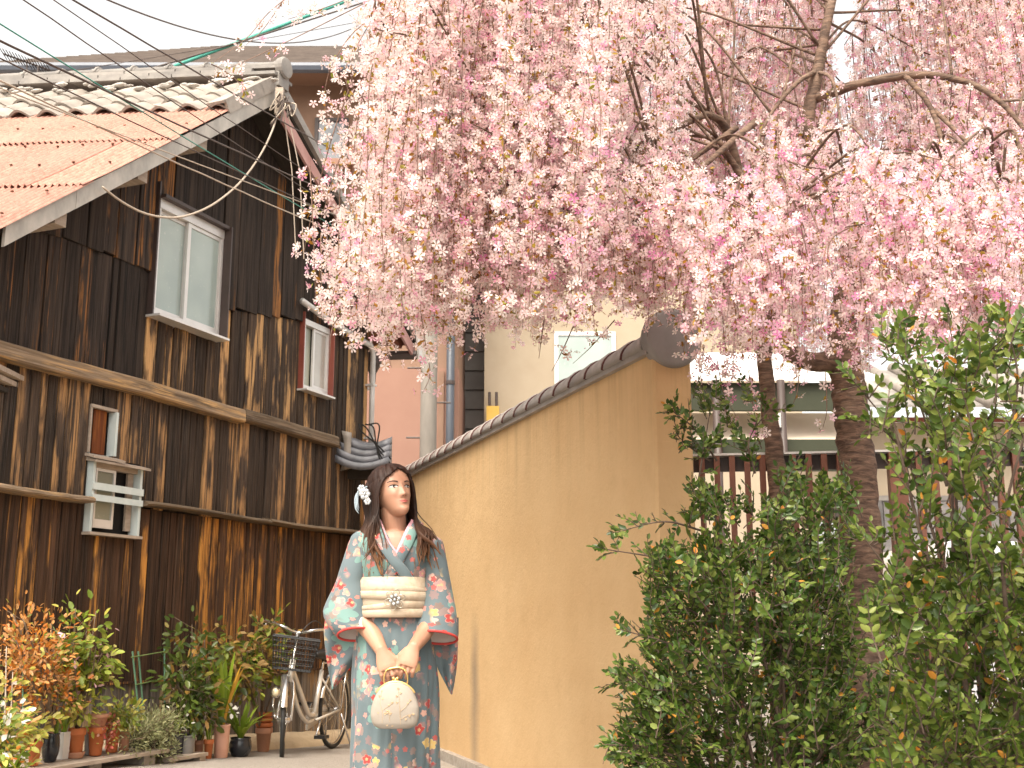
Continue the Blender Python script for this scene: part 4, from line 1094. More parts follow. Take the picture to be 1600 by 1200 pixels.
blades(t, (0, 0, zs_), 13, .62, .036, G6, .30, .35, 16)
blades(t, (0, 0, zs_), 3, .45, .030, leaf_mat('withered_leaf', [(.55, .30, .04), (.6, .36, .06)], .5, .3, 'obj'), .35, .4, 17)
t, p, h, r, zs_ = pot('potted_lily', 'glossy round black pot with a fountain of bright strap leaves', 'potted plant', 375, 1179, 1150, 35, M_black, 'round', .52)
blades(t, (0, 0, zs_), 42, .30, .022, G6, .75, .62, 18)
bush_in(t, p + Vector((0, 0, zs_)), [fp(361, 1108, .55), fp(366, 1112, .55)], 5, .035, .024, [FWh], M_gstem, .002, .012, leaf_from=.95, seed=19)
t, p, h, r, zs_ = pot('potted_camellia', 'sunlit bronze leaved camellia in stacked terracotta pots beside the bicycle', 'potted tree', 411, 1176, 1140, 27, M_terra2, 'rim', .30)
for k in range(3):
    b, _, _ = pot_body(.11, r * .98, 'rim'); o = b.build('stacked_pot', M_terra, t, True); o.location = (.004 * k, 0, h * .55 + k * .036)
bush_in(t, p + Vector((-.02, -.03, h)), [fp(x, y, o_) for x, y, o_ in ((350, 1005, .4), (370, 990, .4), (385, 1010, .35), (400, 985, .35), (420, 975, .35), (430, 995, .4), (410, 1015, .4), (390, 1035, .45), (365, 1030, .4), (355, 1040, .4), (430, 965, .3), (435, 1020, .4), (375, 1055, .4))], 46, .062, .036, [G3, G2, G1], M_stem, .009, .05, mi_p=[.45, .25, .30], leaf_from=.6, seed=20)
# low planting at the far left
t = thing('flower_bed', 'tangle of yellow green leaves and strap leaves at the left end of the pots', 'plants', fp(0, 1199, .7)); t.location.z = .15
bush_in(t, t.location, [fp(x, y, o_) for x, y, o_ in ((-12, 1085, .6), (5, 1095, .6), (15, 1105, .65), (-5, 1120, .7), (10, 1130, .7), (22, 1125, .6), (-22, 1110, .6), (-2, 1150, .8), (18, 1150, .7), (-30, 1090, .6), (8, 1075, .5))], 70, .045, .026, [G7, G1, G4, FWh], M_gstem, .004, .05, mi_p=[.45, .33, .15, .07], leaf_from=.3, seed=21)
blades(t, (.02, -.05, .0), 40, .42, .022, G6, .6, .6, 22)
bush_in(t, t.location, [fp(x, y, .5) for x, y in ((10, 1010), (0, 1020), (20, 1050))], 3, .03, .02, [G4], M_oldwood, .009, .03, seed=23)
# plant stakes
stk = thing('plant_supports', 'thin green plant stakes tied together behind the silver shrub', 'stakes', fp(240, 1170, .3)); inv = TW(stk).matrix_world_inv
M_stake = mat_var('green_stake', (.10, .22, .14), (.15, .28, .18), 9, .5, bump=0)
for (x0, y0, x1, y1) in ((223, 1105, 207, 1018), (229, 1100, 216, 1018), (258, 1150, 257, 1010)):
    MB().tube([inv @ fp(x0, y0 + 70, .3), inv @ fp(x1, y1, .28)], .006, 6).build('stake', M_stake, stk)
for (x0, y0, x1, y1) in ((205, 1027, 258, 1018), (212, 1070, 260, 1060)): MB().tube([inv @ fp(x0, y0, .29), inv @ fp(x1, y1, .29)], .004, 5).build('tie_bar', M_gstem, stk)
stk2 = thing('plant_supports', 'thin green plant stakes standing among the maple leaves', 'stakes', fp(36, 1100, .3)); inv = TW(stk2).matrix_world_inv
for (x0, y0, x1, y1) in ((36, 1180, 36, 1032), (42, 1180, 41, 1036)): MB().tube([inv @ fp(x0, y0, .3), inv @ fp(x1, y1, .3)], .006, 6).build('stake', M_stake, stk2)
MB().tube([inv @ fp(-5, 1040, .29), inv @ fp(46, 1040, .29)], .004, 5).build('tie_bar', M_gstem, stk2)

# ================================================================== BICYCLE
ba = math.radians(13.5)
fw_ = fp(437, 1166, .60); fwd = Vector((-math.sin(ba), -math.cos(ba), 0)); WB = .98
rear = fw_ - fwd * WB; rear.z = ground_z(rear.x, rear.y)
bk = thing('bicycle', 'silver step through city bicycle with a black front basket parked against the house', 'bicycle', rear, math.atan2(fwd.y, fwd.x))
M_frame = mat_var('silver_paint', (.66, .63, .58), (.72, .69, .64), 4, .25, .3, bump=0)
M_chrome = mat_var('chrome', (.62, .61, .60), (.70, .69, .68), 4, .18, .9, bump=0)
M_tyre = mat_var('tyre_rubber', (.018, .018, .018), (.03, .03, .03), 20, .7, bump=.1)
M_blk = mat_var('black_plastic', (.014, .014, .015), (.022, .022, .023), 8, .4, bump=0)
M_orange = mat_var('orange_reflector', (.65, .18, .02), (.7, .22, .03), 5, .25, bump=0)
RW = .292
def circ(c, r, ax1, ax2, n=32): return [Vector(c) + ax1 * (math.cos(2 * PI * k / n) * r) + ax2 * (math.sin(2 * PI * k / n) * r) for k in range(n + 1)]
def wheel(parent, c, fx):
    """fx: forward axis of this wheel"""
    Z = Vector((0, 0, 1)); sd = fx.cross(Z)
    w = part(parent, 'wheel')
    MB().tube(circ(c, RW - .016, fx, Z, 40), .016, 8, caps=False).build('tyre', M_tyre, w, True)
    MB().tube(circ(c, RW - .036, fx, Z, 40), .009, 6, caps=False).build('rim', M_chrome, w, True)
    MB().tube([Vector(c) - sd * .045, Vector(c) + sd * .045], .02, 10).build('hub', M_chrome, w, True)
    b = MB()
    for k in range(28):
        a = 2 * PI * k / 28; e = Vector(c) + fx * math.cos(a) * (RW - .04) + Z * math.sin(a) * (RW - .04)
        a2 = a + (.5 if k % 2 else -.5); h_ = Vector(c) + sd * (.03 if k % 4 < 2 else -.03) + fx * math.cos(a2) * .018 + Z * math.sin(a2) * .018
        b.tube([h_, e], .0014, 3)
    b.build('spokes', M_chrome, w)['kind'] = 'stuff'
    return w
X = Vector((1, 0, 0))
wheel(bk, Vector((0, 0, RW)), X)
# steered front assembly: rotate about the head axis
st_ = math.radians(25); head_lo = Vector((WB - .13, 0, .56)); axis = Vector((-.30, 0, .95)).normalized()
Rm = Matrix.Rotation(st_, 3, axis)
def sf(p): return head_lo + Rm @ (Vector(p) - head_lo)
fxs = (Rm @ X); fxs.z = 0; fxs.normalize()
wc = sf((WB, 0, RW)); wheel(bk, wc, fxs)
f = MB()
bbp = Vector((.40, 0, .245)); stp = Vector((.27, 0, .60))
f.tube([bbp, stp], .017, 10)
f.tube(catmull([head_lo + Vector((-.015, 0, .09)), (.66, 0, .46), (.50, 0, .30), bbp + Vector((.0, 0, .04))], 6), .019, 10)
f.tube(catmull([head_lo + Vector((.0, 0, .02)), (.70, 0, .36), (.54, 0, .245), bbp], 6), .016, 10)
f.tube([head_lo - axis * .02, head_lo + axis * .14], .022, 10)
for sy in (-1, 1):
    f.tube([bbp + Vector((0, sy * .02, 0)), Vector((0, sy * .05, RW))], .010, 8); f.tube([stp + Vector((.02, sy * .012, -.06)), Vector((0, sy * .05, RW))], .008, 8)
f.build('frame', M_frame, bk, True)
fk = MB()
for sy in (-1, 1): fk.tube([sf(head_lo + Vector((0, 0, .02))), sf(head_lo + Vector((.0, sy * .03, -.02))), sf((WB - .09, sy * .045, .46)), sf((WB, sy * .05, RW))], .011, 8)
fk.tube([head_lo + axis * -.02, head_lo + axis * .34], .012, 8); fk.build('fork', M_chrome, bk, True)
hbz = head_lo + axis * .34
hb = catmull([sf(hbz + Vector((-.24, -.25, .02))), sf(hbz + Vector((-.10, -.24, .05))), sf(hbz + Vector((.03, -.12, .035))), hbz, sf(hbz + Vector((.03, .12, .035))), sf(hbz + Vector((-.10, .24, .05))), sf(hbz + Vector((-.24, .25, .02)))], 6)
hbo = MB().tube(hb, .011, 8).build('handlebar', M_chrome, bk, True)
for sl in (hb[:5], hb[-5:]): MB().tube(sl, .016, 8).build('grip', M_blk, hbo, True)
for sy in (-1, 1): MB().tube([sf(hbz + Vector((-.07, sy * .235, .035))), sf(hbz + Vector((-.11, sy * .25, -.01))), sf(hbz + Vector((-.19, sy * .25, -.025)))], .006, 6).build('brake_lever', M_chrome, hbo, True)
MB().tube(catmull([sf(hbz + Vector((-.05, .2, .05))), sf(hbz + Vector((.1, .1, .10))), sf(hbz + Vector((.14, 0, -.05))), sf(hbz + Vector((.05, 0, -.3)))], 6), .004, 5).build('brake_cable', M_blk, bk, True)
# basket of wire mesh
bsk = part(bk, 'basket'); bc = hbz + Vector((.17, 0, -.14))
def bp(u, v, q):                                      # u -1..1 fore-aft, v -1..1 across, q 0..1 height
    k = .80 + .20 * q; return sf(bc + Vector((u * .125 * k, v * .165 * k, -.11 + .22 * q)))
per = [(-1, -1), (1, -1), (1, 1), (-1, 1), (-1, -1)]
MB().tube([bp(u, v, 1) for u, v in per], .007, 6).build('rim_wire', M_blk, bsk)
b = MB()
for i in range(4):
    (u0, v0), (u1, v1) = per[i], per[i + 1]
    for k in range(15):
        q = k / 15; u, v = lerp(u0, u1, q), lerp(v0, v1, q); b.tube([bp(u, v, 0), bp(u, v, 1)], .0026, 4)
for q in (0, .18, .36, .54, .72, .88): b.tube([bp(u, v, q) for u, v in per], .0026, 4)
for k in range(-5, 6): b.tube([bp(k / 5, -1, 0), bp(k / 5, 1, 0)], .0026, 4); b.tube([bp(-1, k / 5, 0), bp(1, k / 5, 0)], .0026, 4)
b.build('wire_mesh', M_blk, bsk)['kind'] = 'stuff'
# saddle, post
sad = MB(); rings = []
for i, (x_, w_, z0, z1) in enumerate(((-.10, .03, .0, .02), (-.09, .085, -.02, .045), (-.04, .10, -.03, .055), (.03, .075, -.025, .05), (.09, .035, -.015, .045), (.14, .022, -.005, .035), (.155, .008, .01, .025))):
    rings.append([Vector((.24 + x_, w_ * math.cos(a), .705 + (z0 + z1) / 2 + (z1 - z0) / 2 * math.sin(a))) for a in [2 * PI * k / 14 for k in range(14)]])
sad.loft(rings); sad.build('saddle', M_blk, bk, True)
MB().tube([stp, (.245, 0, .70)], .013, 8).build('seat_post', M_chrome, bk, True)
# mudguards, rack, chain case, cranks, stand, lamp, lock
def guard(c, fx, a0, a1, name='mudguard'):
    Z = Vector((0, 0, 1)); sd = fx.cross(Z); rings = []
    for k in range(17):
        a = lerp(a0, a1, k / 16); d = fx * math.cos(a) + Z * math.sin(a); p = Vector(c) + d * (RW + .022)
        rings.append([p - sd * .026 - d * .014, p - sd * .015, p, p + sd * .015, p + sd * .026 - d * .014])
    MB().loft(rings, False, False).build(name, M_chrome, bk, True)
guard((0, 0, RW), X, math.radians(20), math.radians(200)); guard(wc, fxs, math.radians(20), math.radians(160))
rk = MB()
for sy in (-.05, 0, .05): rk.tube([(.16, sy, .645), (-.24, sy, .645)], .006, 6)
rk.tube([(-.24, -.05, .645), (-.24, .05, .645)], .006, 6)
for sy in (-.055, .055): rk.tube([(-.12, sy, .645), (0, sy, RW)], .006, 6)
rk.build('rear_rack', M_chrome, bk, True)
cc = MB(); cc.loft([[Vector((lerp(.40, .0, q), -.045 - dy, lerp(.245, RW, q) + dz * lerp(.075, .045, q))) for q, dz in ((0, -1), (0, 1), (1, 1), (1, -1))] for dy in (0, .018)]); cc.build('chain_case', M_frame, bk)
cr = MB()
for sg in (-1, 1): cr.tube([bbp + Vector((0, sg * .06, 0)), bbp + Vector((sg * .10, sg * .065, -sg * .11))], .009, 8)
cr.build('crank', M_chrome, bk, True)
for sg in (-1, 1):
    c = bbp + Vector((sg * .10, sg * .11, -sg * .11)); pd = MB().box(c, (.085, .085, .024)).build('pedal', M_blk, bk); MB().bb(c.x - .047, c.x - .043, c.y - .03, c.y + .03, c.z - .008, c.z + .008).build('reflector', M_orange, pd)
sk = MB()
for sy in (-1, 1): sk.tube([(0, sy * .06, RW - .03), (-.10, sy * .11, .012), (-.14, sy * .11, .006)], .008, 6)
sk.build('kick_stand', M_chrome, bk, True)
lc = sf((WB + .0, -.085, .47)); lpm = MB().sphere(lc, (.035, .035, .04), 12, 8).build('head_lamp', M_chrome, bk, True)
MB().sphere(lc + fxs * .024, (.02, .026, .03), 10, 6).build('lens', m_glass('lamp_lens', (.75, .66, .45), .1), lpm, True)
MB().bb(-.245, -.235, -.03, .03, .58, .62).build('rear_reflector', M_red, bk)
MB().tube(catmull([sf((WB - .02, -.07, .44)), sf((WB - .10, -.09, .5)), sf((WB - .12, -.09, .38)), sf((WB - .02, -.06, .30))], 5), .009, 6).build('lock', M_chrome, bk, True)
# ================================================================== WOMAN IN A KIMONO
PP = at(615, 970, 4.5); PX = PP.x
woman = thing('person', 'woman in a blue grey flowered kimono looking up, holding a small bag in both hands', 'person', (PX, 4.5, 0))
def lp(x, y, yy=0.0):
    """photo pixel -> person axes, yy metres behind her middle plane"""
    p = at(x, y, 4.5 + yy); return Vector((p.x - PX, yy, p.z))
def lz(y, yy=0.0): return lp(615, y, yy).z
def lx(x, y=950, yy=0.0): return lp(x, y, yy).x

# ---- skin, hair, cloth materials
def m_skin():
    t = NT('skin'); v = t.coord('Object')
    n = t.noise(v, 14, 3, .5)
    c = t.mix(t.ramp(n, [(.35, 0.), (.65, 1.)]), (.41, .21, .135), (.47, .25, .165))
    t.base(c, .45); t.b.inputs['Subsurface Weight'].default_value = .12; t.b.inputs['Subsurface Radius'].default_value = (.012, .005, .003); t.b.inputs['Subsurface Scale'].default_value = 1.0
    return t.m
M_skin = m_skin()
def m_hair():
    t = NT('hair'); v = t.coord('Object', woman)
    s = t.n('ShaderNodeSeparateXYZ'); t.l(v, s.inputs[0])
    f = t.noise(t.mapping(v, (160, 160, 9)), 1, 4, .6)
    g = t.math('ADD', s.outputs[2], t.math('MULTIPLY', f, .10))
    c = t.ramp(t.math('DIVIDE', g, 2.0), [(.645, (.22, .10, .038)), (.69, (.105, .042, .018)), (.745, (.024, .012, .008)), (.84, (.035, .013, .007))])
    c = t.mix(t.ramp(f, [(.35, .5), (.6, 0.)]), c, (.012, .007, .005))
    t.bump(f, .5, .004)
    return t.base(c, .50, 0, .28)
M_hair = m_hair()
def floral(t, uv, scale, R, petals, off, density):
    v = t.vmath('ADD', uv, off)
    vo = t.n('ShaderNodeTexVoronoi', voronoi_dimensions='2D', feature='F1'); t.l(v, vo.inputs['Vector'])
    vo.inputs['Scale'].default_value = scale; vo.inputs['Randomness'].default_value = .85
    d = t.vmath('SUBTRACT', v, vo.outputs['Position'])
    sp = t.n('ShaderNodeSeparateXYZ'); t.l(d, sp.inputs[0])
    cs = t.n('ShaderNodeSeparateColor'); t.l(vo.outputs['Color'], cs.inputs[0])
    an = t.math('ADD', t.math('ARCTAN2', sp.outputs[1], sp.outputs[0]), t.math('MULTIPLY', cs.outputs[0], 6.28))
    r = t.math('SQRT', t.math('ADD', t.math('MULTIPLY', sp.outputs[0], sp.outputs[0]), t.math('MULTIPLY', sp.outputs[1], sp.outputs[1])))
    pet = t.math('MULTIPLY_ADD', t.math('ABSOLUTE', t.math('COSINE', t.math('MULTIPLY', an, petals / 2))), .36, .64)
    rad = t.math('MULTIPLY', t.math('MULTIPLY', pet, R), t.math('MULTIPLY_ADD', cs.outputs[1], .6, .7))
    m = t.math('LESS_THAN', r, rad)
    m = t.math('MULTIPLY', m, t.math('LESS_THAN', cs.outputs[2], density))
    cen = t.math('LESS_THAN', r, t.math('MULTIPLY', rad, .30))
    ring = t.math('GREATER_THAN', r, t.math('MULTIPLY', rad, .86))
    return m, cs.outputs[0], cen, ring
def m_kimono():
    t = NT('kimono_cloth'); uv = t.n('ShaderNodeUVMap').outputs[0]
    weave = t.noise(t.mapping(uv, (900, 900, 1)), 1, 2, .5); big = t.noise(uv, 6, 3, .5)
    c = t.mix(t.ramp(big, [(.35, 0.), (.65, 1.)]), (.095, .132, .147), (.125, .165, .180))
    clump = t.ramp(t.noise(uv, 7.5, 2, .5), [(.49, 0.), (.54, 1.)])
    m, k, ce, rg = floral(t, uv, 8, .052, 7, (3.1, 1.7, 0), .42); c = t.mix(t.math('MULTIPLY', m, .75), c, (.17, .31, .275))
    m, k, ce, rg = floral(t, uv, 30, .017, 6, (.3, .9, 0), .6); c = t.mix(t.math('MULTIPLY', m, clump), c, t.ramp(k, [(0, (.15, .10, .09)), (.5, (.26, .20, .17)), (1, (.20, .13, .14))]))
    m, k, ce, rg = floral(t, uv, 22, .022, 5, (.7, .2, 0), .62); m = t.math('MULTIPLY', m, clump)
    col = t.ramp(k, [(0, (.50, .25, .21)), (.28, (.58, .36, .30)), (.45, (.56, .38, .13)), (.60, (.38, .045, .04)), (.8, (.50, .23, .22)), (1, (.60, .47, .35))], 'CONSTANT')
    col = t.mix(t.math('MULTIPLY', ce, .8), col, (.56, .40, .20)); col = t.mix(t.math('MULTIPLY', rg, .35), col, (.62, .50, .42))
    c = t.mix(m, c, col)
    m, k, ce, rg = floral(t, uv, 34, .011, 5, (5.7, 4.2, 0), .16); col = t.ramp(k, [(0, (.50, .24, .21)), (.5, (.38, .05, .045)), (1, (.58, .38, .30))]); c = t.mix(m, c, col)
    c = t.mix(.12, c, t_gray(t, weave), 'OVERLAY')
    t.bump(t.math('ADD', weave, t.math('MULTIPLY', t.noise(uv, 18, 3, .5), 1.2)), .15, .003)
    t.base(c, .75); t.b.inputs['Sheen Weight'].default_value = .15
    return t.m
M_kim = m_kimono()
M_kred = mat_var('red_lining', (.42, .035, .03), (.50, .05, .04), 20, .7, bump=.05)
M_lining = mat_var('pale_lining', (.46, .40, .38), (.52, .46, .44), 12, .8, bump=.1)
M_pinkc = mat_var('pink_collar', (.66, .30, .36), (.72, .40, .44), 40, .75, bump=.1)
def m_obi():
    t = NT('cream_obi'); v = t.coord('Object', woman)
    c = t.mix(t.ramp(t.noise(v, 26, 4, .6), [(.5, 0.), (.62, .55)]), (.50, .40, .295), (.38, .285, .19))
    t.bump(t.noise(t.mapping(v, (6, 6, 60)), 1, 3, .6), .25, .006)
    return t.base(c, .7)
M_obi = m_obi()
M_gold = mat_var('gold_metal', (.70, .46, .16), (.78, .54, .22), 9, .28, .9, bump=0)
M_silver = mat_var('pearl_silver', (.42, .44, .46), (.54, .55, .56), 40, .25, .4, bump=0)

# ---- head shape (own axes: face towards -y, eyes at z = 0)
HZ = [-.112, -.104, -.092, -.075, -.055, -.03, 0, .03, .055, .078, .095, .104]
HA = [.010, .021, .031, .040, .0500, .060, .067, .071, .069, .059, .040, .012]
HF = [-.074, -.085, -.089, -.087, -.086, -.087, -.087, -.088, -.083, -.069, -.046, -.014]
HB = [-.045, -.015, .010, .030, .050, .068, .080, .087, .088, .077, .055, .02]
def sm(z, ys): return interp(z, HZ, ys)
def feat(x, z):
    g = lambda cx, cz, sx, sz, h: h * math.exp(-((x - cx) / sx) ** 2 - ((z - cz) / sz) ** 2)
    f = 0.0
    t_ = (0.006 - z) / .044                            # nose ridge from the bridge to the tip
    if -.4 < t_ < 1.45:
        hgt = .004 + .014 * max(0, min(1, t_)) ** 1.3
        if t_ > 1: hgt *= max(0, 1 - (t_ - 1) / .32)
        if t_ < 0: hgt *= 1 + t_ / .4
        f += hgt * math.exp(-(x / (.0068 + .0038 * max(0, min(1, t_)))) ** 2)
    f += g(.011, -.039, .006, .007, .006) + g(-.011, -.039, .006, .007, .006)
    for s in (-1, 1):
        f += g(s * .031, -.001, .016, .010, -.0065) + g(s * .031, .018, .020, .008, .0018) + g(s * .037, -.030, .018, .016, .0045)
    f += g(0, -.0605, .017, .0045, .0045) + g(0, -.0685, .014, .0045, .0050) + g(0, -.0645, .02, .002, -.0015) + g(0, -.079, .016, .005, -.0025) + g(0, -.096, .016, .012, .0045)
    return f
def surf_y(x, z):
    a = sm(z, HA); m = (sm(z, HF) + sm(z, HB)) / 2
    q = max(0, 1 - (abs(x) / a) ** 2.3) ** (1 / 2.3)
    return m + (sm(z, HF) - m) * q - feat(x, z)
def head_rings(grow=0.0, z0=-.112, z1=.104, nz=60, n=80):
    rings = []
    for i in range(nz + 1):
        z = lerp(z0, z1, i / nz); a = sm(z, HA); m = (sm(z, HF) + sm(z, HB)) / 2; ring = []
        for k in range(n):
            th = 2 * PI * k / n; c, s = math.cos(th), math.sin(th); p = 2 / 2.3
            x = a * math.copysign(abs(c) ** p, c); yy = math.copysign(abs(s) ** p, s)
            y = m + (sm(z, HB) - m) * yy if s > 0 else m + (m - sm(z, HF)) * yy
            if s < 0: y -= feat(x, z) * min(1, abs(s) * 2)
            ring.append(Vector((x, y, z)))
        rings.append(ring)
    return rings
HC = lp(611, 770) + Vector((.0, .0, .0))
HR = (Matrix.Rotation(math.radians(35), 3, 'Z') @ Matrix.Rotation(math.radians(-14), 3, 'X') @ Matrix.Rotation(math.radians(-4), 3, 'Y'))
HS = .98
def hp_(p): return HC + HR @ (Vector(p) * HS)

# ---- body: one continuous surface (remeshed union of head, neck, trunk, arms, hands)
B_ = MB()
B_.loft([[hp_(p) for p in r] for r in head_rings()])
for s in (-1, 1): B_.sphere(hp_((s * .071, .012, -.022)), (.010, .017, .028), 12, 8)
nb0 = Vector((.004, .025, lz(852)))
B_.tube([nb0 + Vector((0, 0, -.06)), nb0, nb0.lerp(hp_((0, .012, -.06)), .5), hp_((0, .012, -.055))], [.062, .056, .048, .050], 20)
rings = []
for z, a, b2 in ((.86, .135, .10), (.95, .14, .10), (1.05, .12, .085), (1.15, .115, .085), (1.25, .125, .092), (1.32, .135, .085), (1.365, .13, .07), (1.39, .08, .055)):
    rings.append([Vector((a * math.cos(q), .012 + b2 * math.sin(q), z)) for q in [2 * PI * k / 28 for k in range(28)]])
B_.loft(rings)
def limb(pts, rad, n=16): B_.tube(catmull(pts, 5), interp_list(rad, (len(pts) - 1) * 5 + 1), n)
WL = lp(597, 1018, -.16); WR = lp(646, 1012, -.16)
limb([(-.125, .01, 1.345), (-.160, .01, 1.24), (-.178, .0, 1.12), lp(578, 985, -.07), WL], [.045, .042, .038, .036, .0235])
limb([(.125, .01, 1.345), (.155, .01, 1.24), (.175, .0, 1.12), lp(665, 985, -.07), WR], [.042, .036, .033, .033, .0235])
def hand(W, tip, s):
    """W wrist, tip: where the knuckles point, s: +1 when the thumb lies towards +x"""
    d = (tip - W).normalized(); bk_ = Vector((0, -1, .25)); l = d.cross(bk_).normalized(); nb_ = l.cross(d).normalized()
    if l.x * s < 0: l = -l
    # palm
    rings = []
    for q, w_, h_ in ((-.01, .022, .019), (.012, .027, .017), (.035, .034, .016), (.058, .037, .015), (.072, .034, .012)):
        c = W + d * q; rings.append([c + l * (w_ * math.cos(a)) + nb_ * (h_ * math.sin(a)) for a in [2 * PI * k / 18 for k in range(18)]])
    B_.loft(rings)
    for i, (off, ln) in enumerate(((.027, .92), (.0095, 1.0), (-.0085, .95), (-.0255, .78))):
        k0 = W + d * (.060 - abs(off - .005) * .18) + l * off + nb_ * .001
        p1 = k0 + d * (.036 * ln) - nb_ * .004 + l * (off * .10)
        p2 = p1 + d * (.018 * ln) - nb_ * (.017 * ln) + l * (off * .02)
        p3 = p2 - d * (.006 * ln) - nb_ * (.017 * ln)
        B_.tube([k0 - d * .012, k0, k0.lerp(p1, .5), p1, p1.lerp(p2, .6), p2, p3], [.0078, .0086, .0078, .0080, .0074, .0070, .0055], 12)
    t0 = W + d * .012 + l * .020; t1 = t0 + d * .028 + l * .018 - nb_ * .006; t2 = t1 + d * .026 + l * .003 - nb_ * .008; t3 = t2 + d * .014 - l * .004 - nb_ * .006
    B_.tube([t0 - d * .006, t0, t1, t2, t3], [.011, .0115, .010, .0085, .006], 12)
hand(WL, lp(611, 1062, -.19), 1)
hand(WR, lp(628, 1062, -.19), -1)
body = B_.build('body', M_skin, woman, True)
rm = body.modifiers.new('remesh', 'REMESH'); rm.mode = 'VOXEL'; rm.voxel_size = .0027; rm.use_smooth_shade = True
smo = body.modifiers.new('smooth', 'SMOOTH'); smo.factor = .5; smo.iterations = 2
# ---- face details lying on the skin
M_eyew = mat_var('eye_white', (.50, .46, .44), (.55, .51, .49), 20, .25, bump=0)
M_iris = mat_var('dark_iris', (.016, .008, .005), (.025, .012, .007), 20, .1, bump=0)
M_brow = mat_var('brow_hair', (.03, .016, .011), (.05, .025, .018), 60, .8, bump=.2)
M_lip = mat_var('rose_lip', (.42, .105, .085), (.48, .135, .11), 60, .35, bump=.1)
def patch(name, outline_fn, mat, lift, nu=12, nv=4, parent=None):
    """outline_fn(u,v) -> x,z in head axes; draped on the face"""
    b = MB(); rings = []
    for j in range(nv + 1):
        rings.append([])
        for i in range(nu + 1):
            x, z = outline_fn(i / nu, j / nv); e = math.sin(PI * j / nv) * math.sin(PI * max(.02, min(.98, i / nu)))
            rings[-1].append(hp_((x, surf_y(x, z) - lift * (.35 + .65 * e), z)))
    b.loft(rings, False, False); return b.build(name, mat, woman, True)
for s in (-1, 1):
    cx = s * .0315
    def almond(u, v, k=1.0):
        q = u * 2 - 1; x = cx + q * .0162 * k; hi = .0056 * (1 - q * q) ** .7 + .0012 * q * s; lo = -.0042 * (1 - q * q) ** .8 + .0012 * q * s
        return x, lerp(lo, hi, v) * k * .92 - .001
    patch('eye', almond, M_eyew, .0022)
    ic = cx + .0035
    patch('iris', lambda u, v: (ic + .0062 * math.cos(2 * PI * u) * v, .0006 + min(.0046, .0060 * math.sin(2 * PI * u) * v)), M_iris, .0034, 14, 4)
    patch('eyelash', lambda u, v: (cx + (u * 2 - 1) * .0180, -.001 + .0058 * (1 - (u * 2 - 1) ** 2) ** .7 + .0014 * (u * 2 - 1) * s + (v - .2) * .0032), M_iris, .0036, 12, 2)
    patch('eyebrow', lambda u, v: (cx + (u * 2 - 1) * .0185 + s * .002, .0175 + .0035 * (1 - ((u * 2 - 1) * s - .25) ** 2) + (v - .5) * .0056 * (1 - .55 * ((u * 2 - 1) * s * .5 + .5) ** 2)), M_brow, .0022, 12, 2)
patch('upper_lip', lambda u, v: ((u * 2 - 1) * .0215, -.0638 + v * (.0058 * (1 - abs(u * 2 - 1) ** 1.6) - .0012 * math.exp(-((u * 2 - 1) / .15) ** 2)) + .0042 * abs(u * 2 - 1) ** 2), M_lip, .0022, 14, 3)
patch('lower_lip', lambda u, v: ((u * 2 - 1) * .0205, -.0640 - v * .0070 * (1 - abs(u * 2 - 1) ** 2.2) + .0042 * abs(u * 2 - 1) ** 2), M_lip, .0026, 14, 3)
for s in (-1, 1): patch('nostril', lambda u, v: (s * .0062 + .0026 * math.cos(2 * PI * u) * v, -.0445 + .0014 * math.sin(2 * PI * u) * v), mat_var('nostril_shadow', (.16, .06, .04), (.18, .07, .05), 9, .9, bump=0) if s < 0 else bpy.data.materials['nostril_shadow'], .0012, 8, 2)

# ---- hair
hr = MB(); R_ = head_rings(nz=44, n=64)
def outpt(p, g):
    c = Vector((0, .0, min(.04, max(-.03, p.z)))); return p + (p - c).normalized() * g
cap = []
for r in R_:
    cap.append([outpt(p, .011 + .004 * math.sin(k * 1.9) ) for k, p in enumerate(r)])
nR = len(cap); nK = 64
vs = [hp_(p) for r in cap for p in r]; fs = []
for i in range(nR - 1):
    for k in range(nK):
        p = R_[i][k]
        front = p.y < -.005 + max(0, -p.z) * .45
        hl = .060 + .010 * math.cos(p.x / .05) - .55 * abs(p.x)      # hair line drops towards the temples
        if p.z < (-.045 if p.y > .0 else -.02) and p.y < .02: continue
        if front and p.z < hl and p.y < -.018: continue
        fs.append((i * nK + k, i * nK + (k + 1) % nK, (i + 1) * nK + (k + 1) % nK, (i + 1) * nK + k))
fs.append(tuple(range((nR - 1) * nK, nR * nK)))
hr.add(vs, fs)
hair = hr.build('hair', M_hair, woman, True)
sol = hair.modifiers.new('thick', 'SOLIDIFY'); sol.thickness = .006; sol.offset = -1
rs = random.Random(4)
def lock(pts, r, name='lock'):
    P = catmull(pts, 6); n = len(P); rad = [r * (.55 + .45 * math.sin(PI * min(1, .25 + .6 * i / n))) * (1 - (i / n) ** 3.2 * .88) for i in range(n)]
    MB().tube(P, rad, 8, flat=.55).build(name, M_hair, hair, True)
